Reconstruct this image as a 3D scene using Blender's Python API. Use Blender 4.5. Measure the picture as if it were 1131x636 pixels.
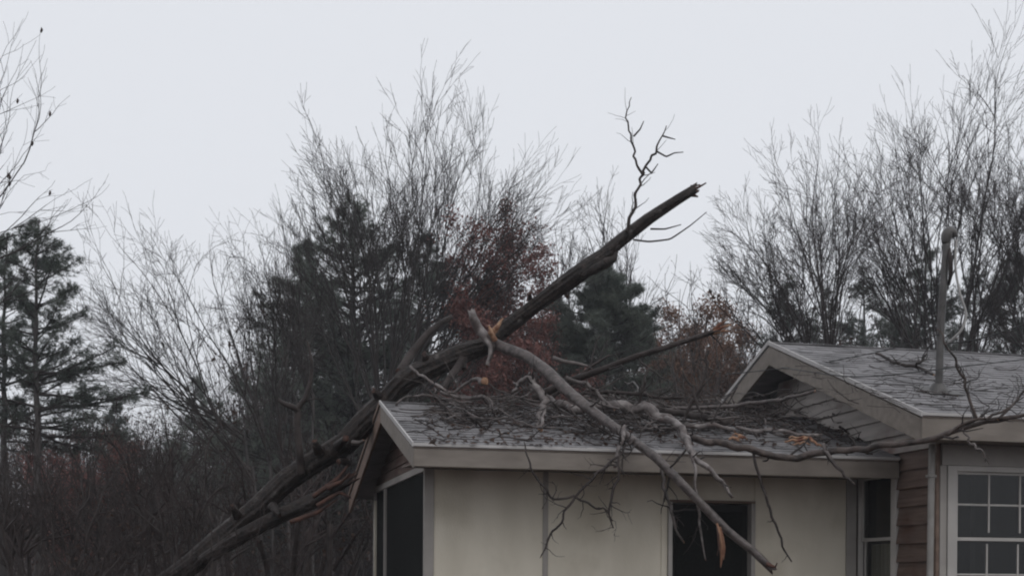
import bpy, bmesh, math, random, zlib
import numpy as np
from mathutils import Vector, noise

R = math.radians
scene = bpy.context.scene
for o in list(bpy.data.objects):
    bpy.data.objects.remove(o)

# ------------------------------------------------------------------ camera
F, CX, HY, W_PX, H_PX, EYE = 1500.0, 565.5, 640.0, 1131.0, 636.0, 1.6
cam_d = bpy.data.cameras.new('camera')
cam_d.sensor_width = 36
cam_d.lens = 36 * F / W_PX
cam_d.shift_y = (HY - H_PX / 2) / W_PX
cam_d.clip_end = 3000
cam = bpy.data.objects.new('camera', cam_d)
cam.location = (0, 0, EYE)
cam.rotation_euler = (R(90), R(-0.35), 0)
scene.collection.objects.link(cam)
scene.camera = cam

# ------------------------------------------------------------------ sky and light
world = bpy.data.worlds.new('World')
scene.world = world
world.use_nodes = True
wn, wl = world.node_tree.nodes, world.node_tree.links
wn.clear()
SUN_EL, SUN_ROT = R(48), R(150)
sky = wn.new('ShaderNodeTexSky')
sky.sky_type = 'NISHITA'
sky.sun_disc = False
sky.sun_elevation = SUN_EL
sky.sun_rotation = SUN_ROT
sky.air_density = 1.0
sky.dust_density = 6.0
hsv = wn.new('ShaderNodeHueSaturation')
hsv.inputs['Saturation'].default_value = 0.10
ovc = wn.new('ShaderNodeMixRGB')            # the closed cloud deck over that sky
ovc.inputs['Fac'].default_value = 0.86
ovc.inputs['Color2'].default_value = (8.6, 8.86, 9.42, 1)
bg = wn.new('ShaderNodeBackground')
bg.inputs['Strength'].default_value = 0.1
wo = wn.new('ShaderNodeOutputWorld')
wl.new(sky.outputs[0], hsv.inputs['Color'])
wl.new(hsv.outputs[0], ovc.inputs['Color1'])
wl.new(ovc.outputs[0], bg.inputs['Color'])
wl.new(bg.outputs[0], wo.inputs['Surface'])

sun_d = bpy.data.lights.new('sun', 'SUN')
sun_d.energy = 0.5
sun_d.angle = R(60)
sun_d.color = (1.0, 0.97, 0.93)
sun = bpy.data.objects.new('sun', sun_d)
sun.rotation_euler = (R(90) - SUN_EL, 0, R(180) - SUN_ROT)
scene.collection.objects.link(sun)

vs = scene.view_settings
vs.view_transform = 'Standard'
vs.look = 'None'
vs.exposure = 0.0
vs.gamma = 1.0
vs.use_curve_mapping = False
scene.cycles.max_bounces = 5
scene.cycles.transparent_max_bounces = 6
scene.cycles.use_denoising = True
scene.cycles.pixel_filter_type = 'BLACKMAN_HARRIS'
scene.cycles.filter_width = 2.1

rng = np.random.default_rng(11)
random.seed(5)

# ------------------------------------------------------------------ helpers
def P(x, y, d):
    """photo pixel + distance -> world point"""
    return np.array([(x - CX) * d / F, d, EYE + (HY - y) * d / F])

def mat(name, c1, c2=None, rough=0.8, scale=6.0, stretch=(1, 1, 1), bump=0.0, detail=6, spec=0.5,
        lo=0.35, hi=0.65, coord='Object', bscale=None, c3=None, c3scale=1.2, c3lo=.55, c3hi=.7):
    m = bpy.data.materials.new(name)
    m.use_nodes = True
    n, l = m.node_tree.nodes, m.node_tree.links
    b = n['Principled BSDF']
    b.inputs['Roughness'].default_value = rough
    b.inputs['Specular IOR Level'].default_value = spec
    b.inputs['Base Color'].default_value = (*c1, 1)
    if c2 is None and bump == 0:
        return m
    tc = n.new('ShaderNodeTexCoord')
    mp = n.new('ShaderNodeMapping')
    mp.inputs['Scale'].default_value = stretch
    l.new(tc.outputs[coord], mp.inputs['Vector'])
    nz = n.new('ShaderNodeTexNoise')
    nz.inputs['Scale'].default_value = scale
    nz.inputs['Detail'].default_value = detail
    l.new(mp.outputs[0], nz.inputs['Vector'])
    if c2 is not None:
        cr = n.new('ShaderNodeValToRGB')
        cr.color_ramp.elements[0].position = lo
        cr.color_ramp.elements[1].position = hi
        cr.color_ramp.elements[0].color = (*c1, 1)
        cr.color_ramp.elements[1].color = (*c2, 1)
        l.new(nz.outputs['Fac'], cr.inputs['Fac'])
        out = cr.outputs[0]
        if c3 is not None:
            n3 = n.new('ShaderNodeTexNoise')
            n3.inputs['Scale'].default_value = c3scale
            n3.inputs['Detail'].default_value = 7
            l.new(tc.outputs[coord], n3.inputs['Vector'])
            mr = n.new('ShaderNodeMapRange')
            mr.inputs['From Min'].default_value = c3lo
            mr.inputs['From Max'].default_value = c3hi
            l.new(n3.outputs['Fac'], mr.inputs['Value'])
            mx = n.new('ShaderNodeMixRGB')
            mx.inputs['Color2'].default_value = (*c3, 1)
            l.new(mr.outputs[0], mx.inputs['Fac'])
            l.new(out, mx.inputs['Color1'])
            out = mx.outputs[0]
        l.new(out, b.inputs['Base Color'])
    if bump:
        bp = n.new('ShaderNodeBump')
        bp.inputs['Strength'].default_value = bump
        bp.inputs['Distance'].default_value = 0.02
        if bscale:
            n2 = n.new('ShaderNodeTexNoise')
            n2.inputs['Scale'].default_value = bscale
            n2.inputs['Detail'].default_value = 8
            l.new(mp.outputs[0], n2.inputs['Vector'])
            l.new(n2.outputs['Fac'], bp.inputs['Height'])
        else:
            l.new(nz.outputs['Fac'], bp.inputs['Height'])
        l.new(bp.outputs[0], b.inputs['Normal'])
    return m

M = {}
M['bark_wet'] = mat('bark_wet', (.0055, .0036, .003), (.027, .0178, .0145), .55, 16, (1, 1, 1), 1.0, bscale=34, spec=.32,
                    c3=(.085, .075, .07), c3scale=9, c3lo=.60, c3hi=.74)
M['limb_grey'] = mat('limb_grey', (.030, .023, .021), (.112, .092, .087), .5, 13, bump=.9, bscale=18,
                     c3=(.07, .055, .05), c3scale=4, c3lo=.5, c3hi=.66)
M['limb_pale'] = mat('limb_pale', (.055, .043, .040), (.215, .190, .182), .5, 11, bump=.8, bscale=16,
                     c3=(.08, .06, .055), c3scale=7, c3lo=.52, c3hi=.62)
M['limb_brown'] = mat('limb_brown', (.024, .017, .0145), (.085, .063, .055), .5, 10, bump=.8, bscale=22, spec=.35)
M['limb_dark'] = mat('limb_dark', (.018, .0135, .0125), (.048, .037, .034), .6, 6, bump=.6, bscale=24, spec=.25)
M['heartwood'] = mat('heartwood', (.17, .078, .044), (.34, .205, .125), .75, 14, (1, 1, .25), .5,
                     c3=(.12, .04, .02), c3scale=9, c3lo=.5, c3hi=.65)
M['rotwood'] = mat('rotwood', (.028, .013, .010), (.085, .034, .021), .8, 10, bump=.6)
M['twig'] = mat('twig', (.022, .0175, .0165), (.042, .034, .032), .7, 2, spec=.3)
M['twig_red'] = mat('twig_red', (.022, .0160, .0150), (.046, .034, .032), .75, 2, spec=.2)
M['twig_far'] = mat('twig_far', (.026, .0205, .020), (.048, .038, .037), .8, 2, spec=.2)
M['trunk_tree'] = mat('trunk_tree', (.03, .026, .025), (.065, .056, .053), .75, 3, (1, 1, .3), .6)
M['needles'] = mat('needles', (.068, .084, .073), (.125, .145, .12), .6, 1.2, detail=3)
M['needles_b'] = mat('needles_b', (.095, .115, .098), (.16, .182, .15), .6, 1.2, detail=3)
M['leaf_red'] = mat('leaf_red', (.13, .045, .040), (.24, .10, .082), .6, 1.5, detail=3)
M['leaf_orange'] = mat('leaf_orange', (.16, .082, .055), (.26, .150, .100), .6, 1.5, detail=3)
M['leaf_brown'] = mat('leaf_brown', (.032, .018, .014), (.075, .038, .024), .6, 9, detail=3)
M['litter'] = mat('litter', (.03, .02, .018), (.055, .038, .032), .9, 1.5, bump=.5)

M['shingle'] = mat('asphalt_shingle', (.145, .140, .144), (.215, .207, .212), .65, 5.5, (1, 3, 3), .35, bscale=60,
                   c3=(.085, .082, .085), c3scale=1.6, c3lo=.52, c3hi=.66)
M['fascia'] = mat('fascia_paint', (.165, .14, .118), (.215, .186, .160), .6, 3, (1, 4, 4), .12,
                  c3=(.135, .113, .095), c3scale=1.3, c3lo=.5, c3hi=.75)
M['drip'] = mat('drip_edge', (.36, .345, .335), (.44, .42, .41), .5, 3)
M['panel'] = mat('panel_paint', (.575, .525, .43), (.675, .622, .52), .7, 2.2, (1, 1, .35), .2, bscale=70,
                 c3=(.45, .402, .315), c3scale=1.6, c3lo=.48, c3hi=.78)
M['trim'] = mat('trim_paint', (.36, .34, .32), (.44, .415, .39), .5, 3, bump=.05)
M['trim_dull'] = mat('trim_dull', (.27, .25, .23), (.34, .315, .29), .6, 3, bump=.1)
M['soffit'] = mat('soffit_wood', (.17, .14, .12), (.24, .20, .172), .75, 4, (1, 6, 1), .15)
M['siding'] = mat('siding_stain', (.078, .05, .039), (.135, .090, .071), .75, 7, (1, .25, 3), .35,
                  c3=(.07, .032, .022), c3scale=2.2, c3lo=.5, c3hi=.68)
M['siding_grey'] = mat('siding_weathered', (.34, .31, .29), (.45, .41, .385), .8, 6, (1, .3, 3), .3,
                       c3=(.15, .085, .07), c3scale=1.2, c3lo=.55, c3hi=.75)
M['header'] = mat('header_board', (.13, .085, .062), (.19, .13, .10), .75, 5, (.4, 1, 2), .2)
M['screen'] = mat('screen_mesh', (.008, .0085, .008), (.013, .0135, .013), .9, 40, spec=.08)
M['dark_inside'] = mat('dark_room', (.02, .018, .017), (.03, .027, .025), .9, 2)
M['door_dark'] = mat('door_dark', (.010, .010, .010), (.016, .015, .015), .6, 3, spec=.15)
M['metal'] = mat('galvanised', (.05, .047, .045), (.095, .09, .087), .5, 7, bump=.1)
M['metal'].node_tree.nodes['Principled BSDF'].inputs['Metallic'].default_value = .35
M['spout'] = mat('spout_paint', (.20, .19, .175), (.27, .255, .24), .5, 6, bump=.1)
M['wire'] = mat('wire_black', (.02, .02, .02), None, .5)
M['wire_grey'] = mat('wire_grey', (.30, .29, .28), None, .5)
M['curtain'] = mat('curtain', (.30, .27, .22), (.38, .35, .29), .9, 3, (8, 8, .2))
M['grass'] = mat('yard', (.03, .036, .018), (.06, .058, .03), .9, .8, bump=.4)

for k in ('needles', 'needles_b', 'leaf_red', 'leaf_orange', 'leaf_brown'):
    n, l = M[k].node_tree.nodes, M[k].node_tree.links
    pb, ou = n['Principled BSDF'], n['Material Output']
    tr_ = n.new('ShaderNodeBsdfTranslucent')
    mx_ = n.new('ShaderNodeMixShader')
    mx_.inputs[0].default_value = .5 if k.startswith('needles') else .35
    l.new(pb.inputs['Base Color'].links[0].from_socket, tr_.inputs['Color'])
    l.new(pb.outputs[0], mx_.inputs[1]); l.new(tr_.outputs[0], mx_.inputs[2]); l.new(mx_.outputs[0], ou.inputs['Surface'])

g = bpy.data.materials.new('window_glass')
g.use_nodes = True
gn, gl = g.node_tree.nodes, g.node_tree.links
gn.clear()
go = gn.new('ShaderNodeOutputMaterial')
gm = gn.new('ShaderNodeMixShader')
gt = gn.new('ShaderNodeBsdfTransparent')
gt.inputs[0].default_value = (.72, .75, .74, 1)
gg = gn.new('ShaderNodeBsdfGlossy')
gg.inputs['Roughness'].default_value = .05
gf = gn.new('ShaderNodeFresnel')
gf.inputs[0].default_value = 1.5
gl.new(gf.outputs[0], gm.inputs[0])
gl.new(gt.outputs[0], gm.inputs[1])
gl.new(gg.outputs[0], gm.inputs[2])
gl.new(gm.outputs[0], go.inputs[0])
M['glass'] = g

def tag(o, label=None, cat=None, group=None, kind=None):
    if label: o['label'] = label
    if cat: o['category'] = cat
    if group: o['group'] = group
    if kind: o['kind'] = kind
    return o

def link(name, me, m, parent=None):
    o = bpy.data.objects.new(name, me)
    if name == 'twigs': o['kind'] = 'stuff'
    for mm in (m if isinstance(m, (list, tuple)) else [m]):
        if mm is not None and len(me.materials) < (len(m) if isinstance(m, (list, tuple)) else 1):
            me.materials.append(M[mm])
    scene.collection.objects.link(o)
    if parent is not None:
        o.parent = parent
    return o

def empty(name, loc, rz=0):
    o = bpy.data.objects.new(name, None)
    o.location = loc
    o.rotation_euler = (0, 0, rz)
    scene.collection.objects.link(o)
    return o

def np_mesh(name, V, Fq, mi=None, smooth=True):
    """quads or tris (n,k) arrays; Fq may be a list of arrays"""
    if not isinstance(Fq, list):
        Fq = [Fq]
    me = bpy.data.meshes.new(name)
    V = np.asarray(V, dtype=np.float32)
    me.vertices.add(len(V))
    me.vertices.foreach_set('co', V.ravel())
    li = np.concatenate([f.ravel() for f in Fq]).astype(np.int32)
    cnt = np.concatenate([np.full(len(f), f.shape[1]) for f in Fq]).astype(np.int32)
    st = np.concatenate([[0], np.cumsum(cnt)[:-1]]).astype(np.int32)
    me.loops.add(len(li))
    me.loops.foreach_set('vertex_index', li)
    me.polygons.add(len(cnt))
    me.polygons.foreach_set('loop_start', st)
    me.polygons.foreach_set('loop_total', cnt)
    me.polygons.foreach_set('use_smooth', np.full(len(cnt), smooth))
    if mi is not None:
        me.polygons.foreach_set('material_index', np.asarray(mi, dtype=np.int32))
    me.update(calc_edges=True)
    return me

def unit(a):
    return a / np.maximum(np.linalg.norm(a, axis=-1, keepdims=True), 1e-9)

def tubes(Pn, Rn, S=3):
    """Pn (N,K,3) Rn (N,K) -> verts, quads"""
    N, K, _ = Pn.shape
    T = np.empty_like(Pn)
    T[:, 1:-1] = Pn[:, 2:] - Pn[:, :-2]
    T[:, 0] = Pn[:, 1] - Pn[:, 0]
    T[:, -1] = Pn[:, -1] - Pn[:, -2]
    T = unit(T)
    mean = np.abs(Pn[:, -1] - Pn[:, 0])
    ref = np.zeros((N, 3))
    ref[np.arange(N), np.argmin(mean, axis=1)] = 1
    n1 = unit(np.cross(T, ref[:, None, :]))
    n2 = np.cross(T, n1)
    a = np.arange(S) * 2 * np.pi / S
    V = Pn[:, :, None, :] + Rn[:, :, None, None] * (np.cos(a)[None, None, :, None] * n1[:, :, None, :] + np.sin(a)[None, None, :, None] * n2[:, :, None, :])
    base = (np.arange(N)[:, None, None] * K + np.arange(K - 1)[None, :, None]) * S
    j = np.arange(S)[None, None, :]
    j2 = (j + 1) % S
    q = np.stack([base + j, base + j2, base + S + j2, base + S + j], axis=-1).reshape(-1, 4)
    return V.reshape(-1, 3), q

def merge(parts):
    """list of (V, [faces...]) -> V, faces grouped"""
    Vs, Fs, off = [], [], 0
    for V, f in parts:
        Vs.append(V)
        Fs.append(f + off)
        off += len(V)
    return np.concatenate(Vs), Fs

def spline(pts, n, kink=0.0):
    """Catmull-Rom through (k,d) points, n samples"""
    p = np.asarray(pts, float)
    if len(p) == 2:
        t = np.linspace(0, 1, n)[:, None]
        return p[0] * (1 - t) + p[1] * t
    q = np.vstack([2 * p[0] - p[1], p, 2 * p[-1] - p[-2]])
    d = np.r_[0, np.cumsum(np.linalg.norm(np.diff(p[:, :3], axis=0), axis=1))]
    s = np.linspace(0, d[-1], n)
    i = np.clip(np.searchsorted(d, s, side='right') - 1, 0, len(p) - 2)
    t = ((s - d[i]) / np.maximum(d[i + 1] - d[i], 1e-9))[:, None]
    a, b, c, e = q[i], q[i + 1], q[i + 2], q[i + 3]
    cr = .5 * (2 * b + (c - a) * t + (2 * a - 5 * b + 4 * c - e) * t ** 2 + (3 * b - a - 3 * c + e) * t ** 3)
    return cr if not kink else cr * (1 - kink) + (b * (1 - t) + c * t) * kink

def grow(Pp, Rp, n, t0, t1, ang, L, up, wander, K=5, rk=.55, rmin=.003, tip=.35, fwd=0.0):
    """n children on the parent polylines (N,K,3); L = (min,max) share of the parent's length or metres if negative"""
    N, Kp, _ = Pp.shape
    seg = np.linalg.norm(np.diff(Pp, axis=1), axis=2)
    plen = seg.sum(1)
    pr = plen / plen.sum()
    pi = rng.choice(N, size=n, p=pr)
    t = t0 + (t1 - t0) * rng.random(n) ** .9
    f = t * (Kp - 1)
    i = np.clip(f.astype(int), 0, Kp - 2)
    u = (f - i)[:, None]
    pos = Pp[pi, i] * (1 - u) + Pp[pi, i + 1] * u
    rad = Rp[pi, i] * (1 - u[:, 0]) + Rp[pi, i + 1] * u[:, 0]
    T = unit(Pp[pi, i + 1] - Pp[pi, i])
    rv = rng.normal(size=(n, 3))
    perp = unit(rv - (rv * T).sum(1, keepdims=True) * T)
    an = rng.uniform(ang[0], ang[1], n)[:, None]
    D = T * np.cos(an) + perp * np.sin(an)
    if L[0] > 0:
        ln = plen[pi] * rng.uniform(L[0], L[1], n) * (1.3 - 1.02 * t)
    else:
        ln = rng.uniform(-L[0], -L[1], n)
    st = (ln / (K - 1))[:, None]
    out = np.empty((n, K, 3))
    out[:, 0] = pos
    for k in range(1, K):
        D = unit(D + np.array([0, 0, up]) + rng.normal(size=(n, 3)) * wander)
        out[:, k] = out[:, k - 1] + D * st
    r0 = np.maximum(rad * rk, rmin)
    tt = np.linspace(0, 1, K)[None]
    rr = np.maximum(r0[:, None] * (1 - tt * (1 - tip)), rmin * .6)
    return out, rr

def bez(a, b, c, n):
    t = np.linspace(0, 1, n)[:, None]
    return a * (1 - t) ** 2 + b * 2 * t * (1 - t) + c * t ** 2

# =================================================================== SETTING
# ground: one sheet to the horizon, level at the house, a low wooded rise behind
gx = np.concatenate([np.linspace(-500, -120, 9)[:-1], np.linspace(-120, 120, 61), np.linspace(120, 500, 9)[1:]])
gy = np.concatenate([np.linspace(-200, -20, 6)[:-1], np.linspace(-20, 180, 61), np.linspace(180, 700, 10)[1:]])
def ground_z(x, y):
    t = np.clip((y - 48) / 75, 0, 1)
    return 8.5 * t * t * (3 - 2 * t) + t * (.8 * np.sin(x * .07 + 1) + .5 * np.sin(x * .19 + y * .05))
XX, YY = np.meshgrid(gx, gy)
GV = np.stack([XX, YY, ground_z(XX, YY)], -1).reshape(-1, 3)
nx = len(gx)
ii = (np.arange(len(gy) - 1)[:, None] * nx + np.arange(nx - 1)[None]).ravel()
tag(link('ground', np_mesh('ground', GV, np.stack([ii, ii + 1, ii + nx + 1, ii + nx], 1)), 'litter'), kind='structure')

# =================================================================== HOUSE
TH = math.atan2(.235, .972)
cT, sT = math.cos(TH), math.sin(TH)
HO = (-1.02, 14.0)
house = empty('house', (HO[0], HO[1], 0), TH)
tag(house, 'low house with beige panelled wing and grey shingle roofs under the fallen tree', 'house')

def h2w(X, Y, Z):
    return np.array([HO[0] + cT * X - sT * Y, HO[1] + sT * X + cT * Y, Z])

def on_front(x, y, Y0):
    """pixel -> house X, Z on the plane Y = Y0"""
    k = (x - CX) / F
    X = (k * (HO[1] + cT * Y0) - HO[0] + sT * Y0) / (cT - k * sT)
    dep = HO[1] + sT * X + cT * Y0
    return X, EYE + (HY - y) * dep / F

def on_side(x, y, X0):
    k = (x - CX) / F
    Y = (HO[0] + cT * X0 - k * (HO[1] + sT * X0)) / (sT + k * cT)
    dep = HO[1] + sT * X0 + cT * Y
    return Y, EYE + (HY - y) * dep / F

W_E, W_S, W_R, W_B = 3.0, .30, 2.45, 5.6        # wing: eave height, slope, ridge Y, back eave Y
M_E, M_S, M_F, M_R = 3.335, .36, -1.32, 2.43     # main: eave height, slope, eave Y, ridge Y
def wing_z(Y): return W_E + W_S * Y if Y < W_R else W_E + W_S * W_R - W_S * (Y - W_R)
def main_z(Y): return M_E + M_S * (Y - M_F) if Y < M_R else M_E + M_S * (M_R - M_F) - M_S * (Y - M_R)

def on_roof(x, y, wing=True):
    """pixel -> world point on the front slope"""
    d = np.array([(x - CX) / F, 1, (HY - y) / F])
    # in house axes
    ox, oy = -HO[0], -HO[1]
    o = np.array([cT * ox + sT * oy, -sT * ox + cT * oy, EYE])
    dd = np.array([cT * d[0] + sT * d[1], -sT * d[0] + cT * d[1], d[2]])
    e, s, y0 = (W_E, W_S, 0) if wing else (M_E, M_S, M_F)
    # o.z + t d.z = e + s (o.y + t d.y - y0)
    t = (e + s * (o[1] - y0) - o[2]) / (dd[2] - s * dd[1])
    return np.array([0, 0, EYE]) + t * d

def solid(name, corners, m, parent, bevel=.004):
    """8 corners: 4 bottom (ccw) + 4 top, house space"""
    bm = bmesh.new()
    v = [bm.verts.new(c) for c in corners]
    for f in ((3, 2, 1, 0), (4, 5, 6, 7), (0, 1, 5, 4), (1, 2, 6, 5), (2, 3, 7, 6), (3, 0, 4, 7)):
        bm.faces.new([v[k] for k in f])
    if bevel:
        bmesh.ops.bevel(bm, geom=list(bm.edges), offset=bevel, segments=1, affect='EDGES')
    bmesh.ops.recalc_face_normals(bm, faces=list(bm.faces))
    me = bpy.data.meshes.new(name)
    bm.to_mesh(me)
    bm.free()
    return link(name, me, m, parent)

def box(name, x, y, z, m, parent, bevel=.004):
    (x0, x1), (y0, y1), (z0, z1) = x, y, z
    return solid(name, [(x0, y0, z0), (x1, y0, z0), (x1, y1, z0), (x0, y1, z0),
                        (x0, y0, z1), (x1, y0, z1), (x1, y1, z1), (x0, y1, z1)], m, parent, bevel)

def slope_slab(name, x0, x1, ya, za, yb, zb, dz0, dz1, m, parent, bevel=.003):
    """slab between two lines of constant Y, offsets dz0 (bottom) dz1 (top)"""
    return solid(name, [(x0, ya, za + dz0), (x1, ya, za + dz0), (x1, yb, zb + dz0), (x0, yb, zb + dz0),
                        (x0, ya, za + dz1), (x1, ya, za + dz1), (x1, yb, zb + dz1), (x0, yb, zb + dz1)], m, parent, bevel)

def shingles(roof, x0, x1, ya, za, yb, zb, expo=.142):
    """courses from eave to ridge, each a row of separate tabs"""
    run, rise = yb - ya, zb - za
    ln = math.hypot(run, rise)
    ey, ez = run / ln, rise / ln
    nrm = np.array([0, -ez, ey]) * (1 if ey > 0 else -1)
    nc = int(ln / expo)
    for c in range(nc):
        s0, s1 = c * expo - .012, (c + 1) * expo + .02
        s1 = min(s1, ln)
        V, Q = [], []
        x = x0 - random.random() * .3
        while x < x1:
            w = random.choice((.17, .25, .30, .33))
            a, b = max(x, x0), min(x + w - .006, x1)
            x += w
            if b - a < .02: continue
            sj = s0 + random.uniform(-.006, .006)
            lift = .011 + random.uniform(-.003, .005) + (random.random() < .05) * .008
            k = len(V)
            for (xx, ss, h) in ((a, sj, .001), (b, sj, .001), (b, sj, lift), (a, sj, lift + random.uniform(-.002, .002)), (b, s1, .003), (a, s1, .003)):
                V.append((xx, ya + ey * ss + nrm[1] * h, za + ez * ss + nrm[2] * h))
            Q += [(k, k + 1, k + 2, k + 3), (k + 3, k + 2, k + 4, k + 5)]
            Q += [(k + 1, k + 4, k + 2, k + 2), (k, k + 3, k + 5, k + 5)]
        quads = np.array([q for q in Q if q[2] != q[3]])
        tris = np.array([q[:3] for q in Q if q[2] == q[3]])
        me = np_mesh('shingle_course', np.array(V), [quads, tris], smooth=False)
        link('shingle_course', me, 'shingle', roof)

# ---- wing roof
X1W = 5.53
rz = W_E + W_S * W_R
bz = wing_z(W_B)
wroof = slope_slab('wing_roof', 0.0, X1W, 0.0, W_E, W_R, rz, -.05, -.004, 'soffit', house)
slope_slab('rear_slope', 0.0, X1W, W_R, rz, W_B, bz, -.05, .006, 'shingle', wroof)
shingles(wroof, 0.0, X1W, 0.0, W_E, W_R, rz)
slope_slab('ridge_cap', 0.0, X1W, W_R - .13, rz - .13 * W_S, W_R + .13, rz - .13 * W_S, .018, .03, 'shingle', wroof)
box('drip_edge', (-.012, X1W), (-.022, -.003), (W_E - .03, W_E + .004), 'drip', wroof)
box('fascia_board', (.0, X1W), (.0, .03), (W_E - .235, W_E - .052), 'fascia', wroof)
slope_slab('rake_drip_edge', -.022, -.004, -.02, W_E - .006, W_R, rz, -.03, .02, 'drip', wroof)
slope_slab('rake_board', -.004, .03, .032, W_E - .05, W_R, rz - .05, -.20, -.003, 'fascia', wroof)
slope_slab('rake_board', -.004, .03, W_R + .002, rz - .05, W_B, bz - .05, -.20, -.003, 'header', wroof)
slope_slab('rake_drip_edge', -.022, -.004, W_R + .002, rz, W_B, bz, -.03, .02, 'header', wroof)
# soffit of the deep front eave
slope_slab('soffit', .032, X1W, .035, W_E - .19, 1.0, W_E - .16, -.012, .0, 'soffit', wroof)

# ---- wing walls
WX, WY = .28, 1.0
zt = W_E - .175
pts_px = [470, 602, 733]
xs = [on_front(p, 570, WY)[0] for p in pts_px]
xd0, zdoor = on_front(742, 553, WY)
xd1, _ = on_front(829, 553, WY)
xr, _ = on_front(934, 560, WY)
wwall = box('wing_wall', (WX + .02, xd0 - .05), (WY + .02, WY + .12), (0, zt), 'panel', house)
box('wall_panel', (WX + .10, xs[1] - .003), (WY + .004, WY + .018), (.15, zt - .002), 'panel', wwall)
box('wall_panel', (xs[1] + .003, xd0 - .055), (WY + .004, WY + .018), (.15, zt - .002), 'panel', wwall)
box('corner_board', (WX, WX + .115), (WY - .012, WY + .03), (0, zt - .001), 'trim_dull', wwall)
box('batten', (xs[1] - .03, xs[1] + .03), (WY - .012, WY + .003), (.15, zt - .003), 'trim_dull', wwall)
box('batten', (xd0 - .135, xd0 - .085), (WY - .012, WY + .003), (.15, zt - .003), 'panel', wwall)
w2 = box('wing_wall', (xd1 + .05, 5.53), (WY + .02, WY + .12), (0, zt), 'panel', house)
box('wall_panel', (xd1 + .055, xr), (WY + .004, WY + .018), (.15, zt - .002), 'panel', w2)
box('wall_panel', (xr + .006, 5.53), (WY - .008, WY + .018), (.15, zt - .002), 'trim_dull', w2)
box('header_board', (xd0 - .05, xd1 + .05), (WY + .02, WY + .12), (zdoor + .03, zt), 'panel', w2)
# door
door = box('door', (xd0, xd1), (WY + .10, WY + .14), (.4, zdoor - .01), 'door_dark', house)
box('door_jamb', (xd0 - .05, xd0), (WY - .02, WY + .16), (.35, zdoor), 'trim', door)
box('door_jamb', (xd1, xd1 + .05), (WY - .02, WY + .16), (.35, zdoor), 'trim_dull', door)
box('door_head', (xd0 - .05, xd1 + .05), (WY - .02, WY + .16), (zdoor + .001, zdoor + .028), 'header', door)
xm = (xd0 + xd1) / 2
box('screen', (xd0 + .07, xd1 - .07), (WY + .085, WY + .099), (1.5, zdoor - .10), 'screen', door)
box('door_rail', (xd0 + .002, xd1 - .002), (WY + .08, WY + .099), (1.38, 1.47), 'door_dark', door)
bmd = bmesh.new()
bmesh.ops.create_uvsphere(bmd, u_segments=10, v_segments=8, radius=.032)
med = bpy.data.meshes.new('door_knob'); bmd.to_mesh(med); bmd.free()
kn = link('door_knob', med, 'metal', door); kn.location = (xd1 - .09, WY + .055, 1.35)
box('wing_floor', (WX, 5.5), (WY + .15, 5.0), (.30, .38), 'dark_inside', house)
box('door_step', (xd0 - .2, xd1 + .2), (WY - .75, WY - .02), (0, .2), 'trim_dull', house)

# gable end of the wing: a low sill wall, posts, dark screens, beam, red-brown gable boards
gable = box('gable_beam', (WX, WX + .09), (WY + .035, 5.0), (2.80, 2.88), 'trim_dull', house)
for px in (424, 412.5):
    yy = on_side(px, 580, WX)[0]
    box('post', (WX - .004, WX + .085), (yy - .03, yy + .03), (0, 2.798), 'trim_dull', gable)
box('screen_panel', (WX + .03, WX + .045), (WY + .04, 4.98), (.75, 2.799), 'screen', gable)
box('knee_wall', (WX + .01, WX + .08), (WY + .04, 4.98), (0, .748), 'panel', gable)
z = 2.884
while z < rz - .1:
    ylo = max(.10, (z + .12 - W_E) / W_S + .1)
    yhi = min(5.3, W_R + (rz - z - .12) / W_S)
    if yhi - ylo > .15:
        solid('siding_board', [(WX + .005, ylo, z), (WX + .03, ylo, z), (WX + .03, yhi, z), (WX + .005, yhi, z),
                               (WX + .018, ylo, z + .118), (WX + .03, ylo, z + .118), (WX + .03, yhi, z + .118), (WX + .018, yhi, z + .118)],
              'siding', gable, .002)
    z += .12
box('rear_wall', (WX, 5.5), (5.0, 5.1), (0, bz - .1), 'panel', house)

# ---- main roof
MX0, MX1 = 5.04, 15.0
mrz = M_E + M_S * (M_R - M_F)
MB = 2 * M_R - M_F
mroof = slope_slab('main_roof', MX0, MX1, M_F, M_E, M_R, mrz, -.05, -.004, 'soffit', house)
slope_slab('rear_slope', MX0, MX1, M_R, mrz, MB, M_E, -.05, .006, 'shingle', mroof)
shingles(mroof, MX0, MX1, M_F, M_E, M_R, mrz)
slope_slab('ridge_cap', MX0, MX1, M_R - .14, mrz - .14 * M_S, M_R + .14, mrz - .14 * M_S, .02, .034, 'shingle', mroof)
box('drip_edge', (MX0 - .012, MX1), (M_F - .022, M_F - .003), (M_E - .03, M_E + .004), 'drip', mroof)
box('fascia_board', (MX0, MX1), (M_F, M_F + .03), (M_E - .27, M_E - .052), 'fascia', mroof)
slope_slab('rake_drip_edge', MX0 - .024, MX0 - .004, M_F - .02, M_E - .006, M_R, mrz, -.035, .02, 'drip', mroof)
slope_slab('rake_drip_edge', MX0 - .024, MX0 - .004, M_R + .002, mrz, MB, M_E, -.035, .02, 'drip', mroof)
slope_slab('rake_board', MX0 - .004, MX0 + .03, M_F + .032, M_E - .045, M_R, mrz - .05, -.245, -.003, 'fascia', mroof)
slope_slab('rake_board', MX0 - .004, MX0 + .03, M_R + .002, mrz - .05, MB, M_E - .05, -.245, -.003, 'fascia', mroof)
box('soffit', (MX0 + .035, MX1), (M_F + .035, -.73), (M_E - .24, M_E - .225), 'soffit', mroof)

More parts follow.
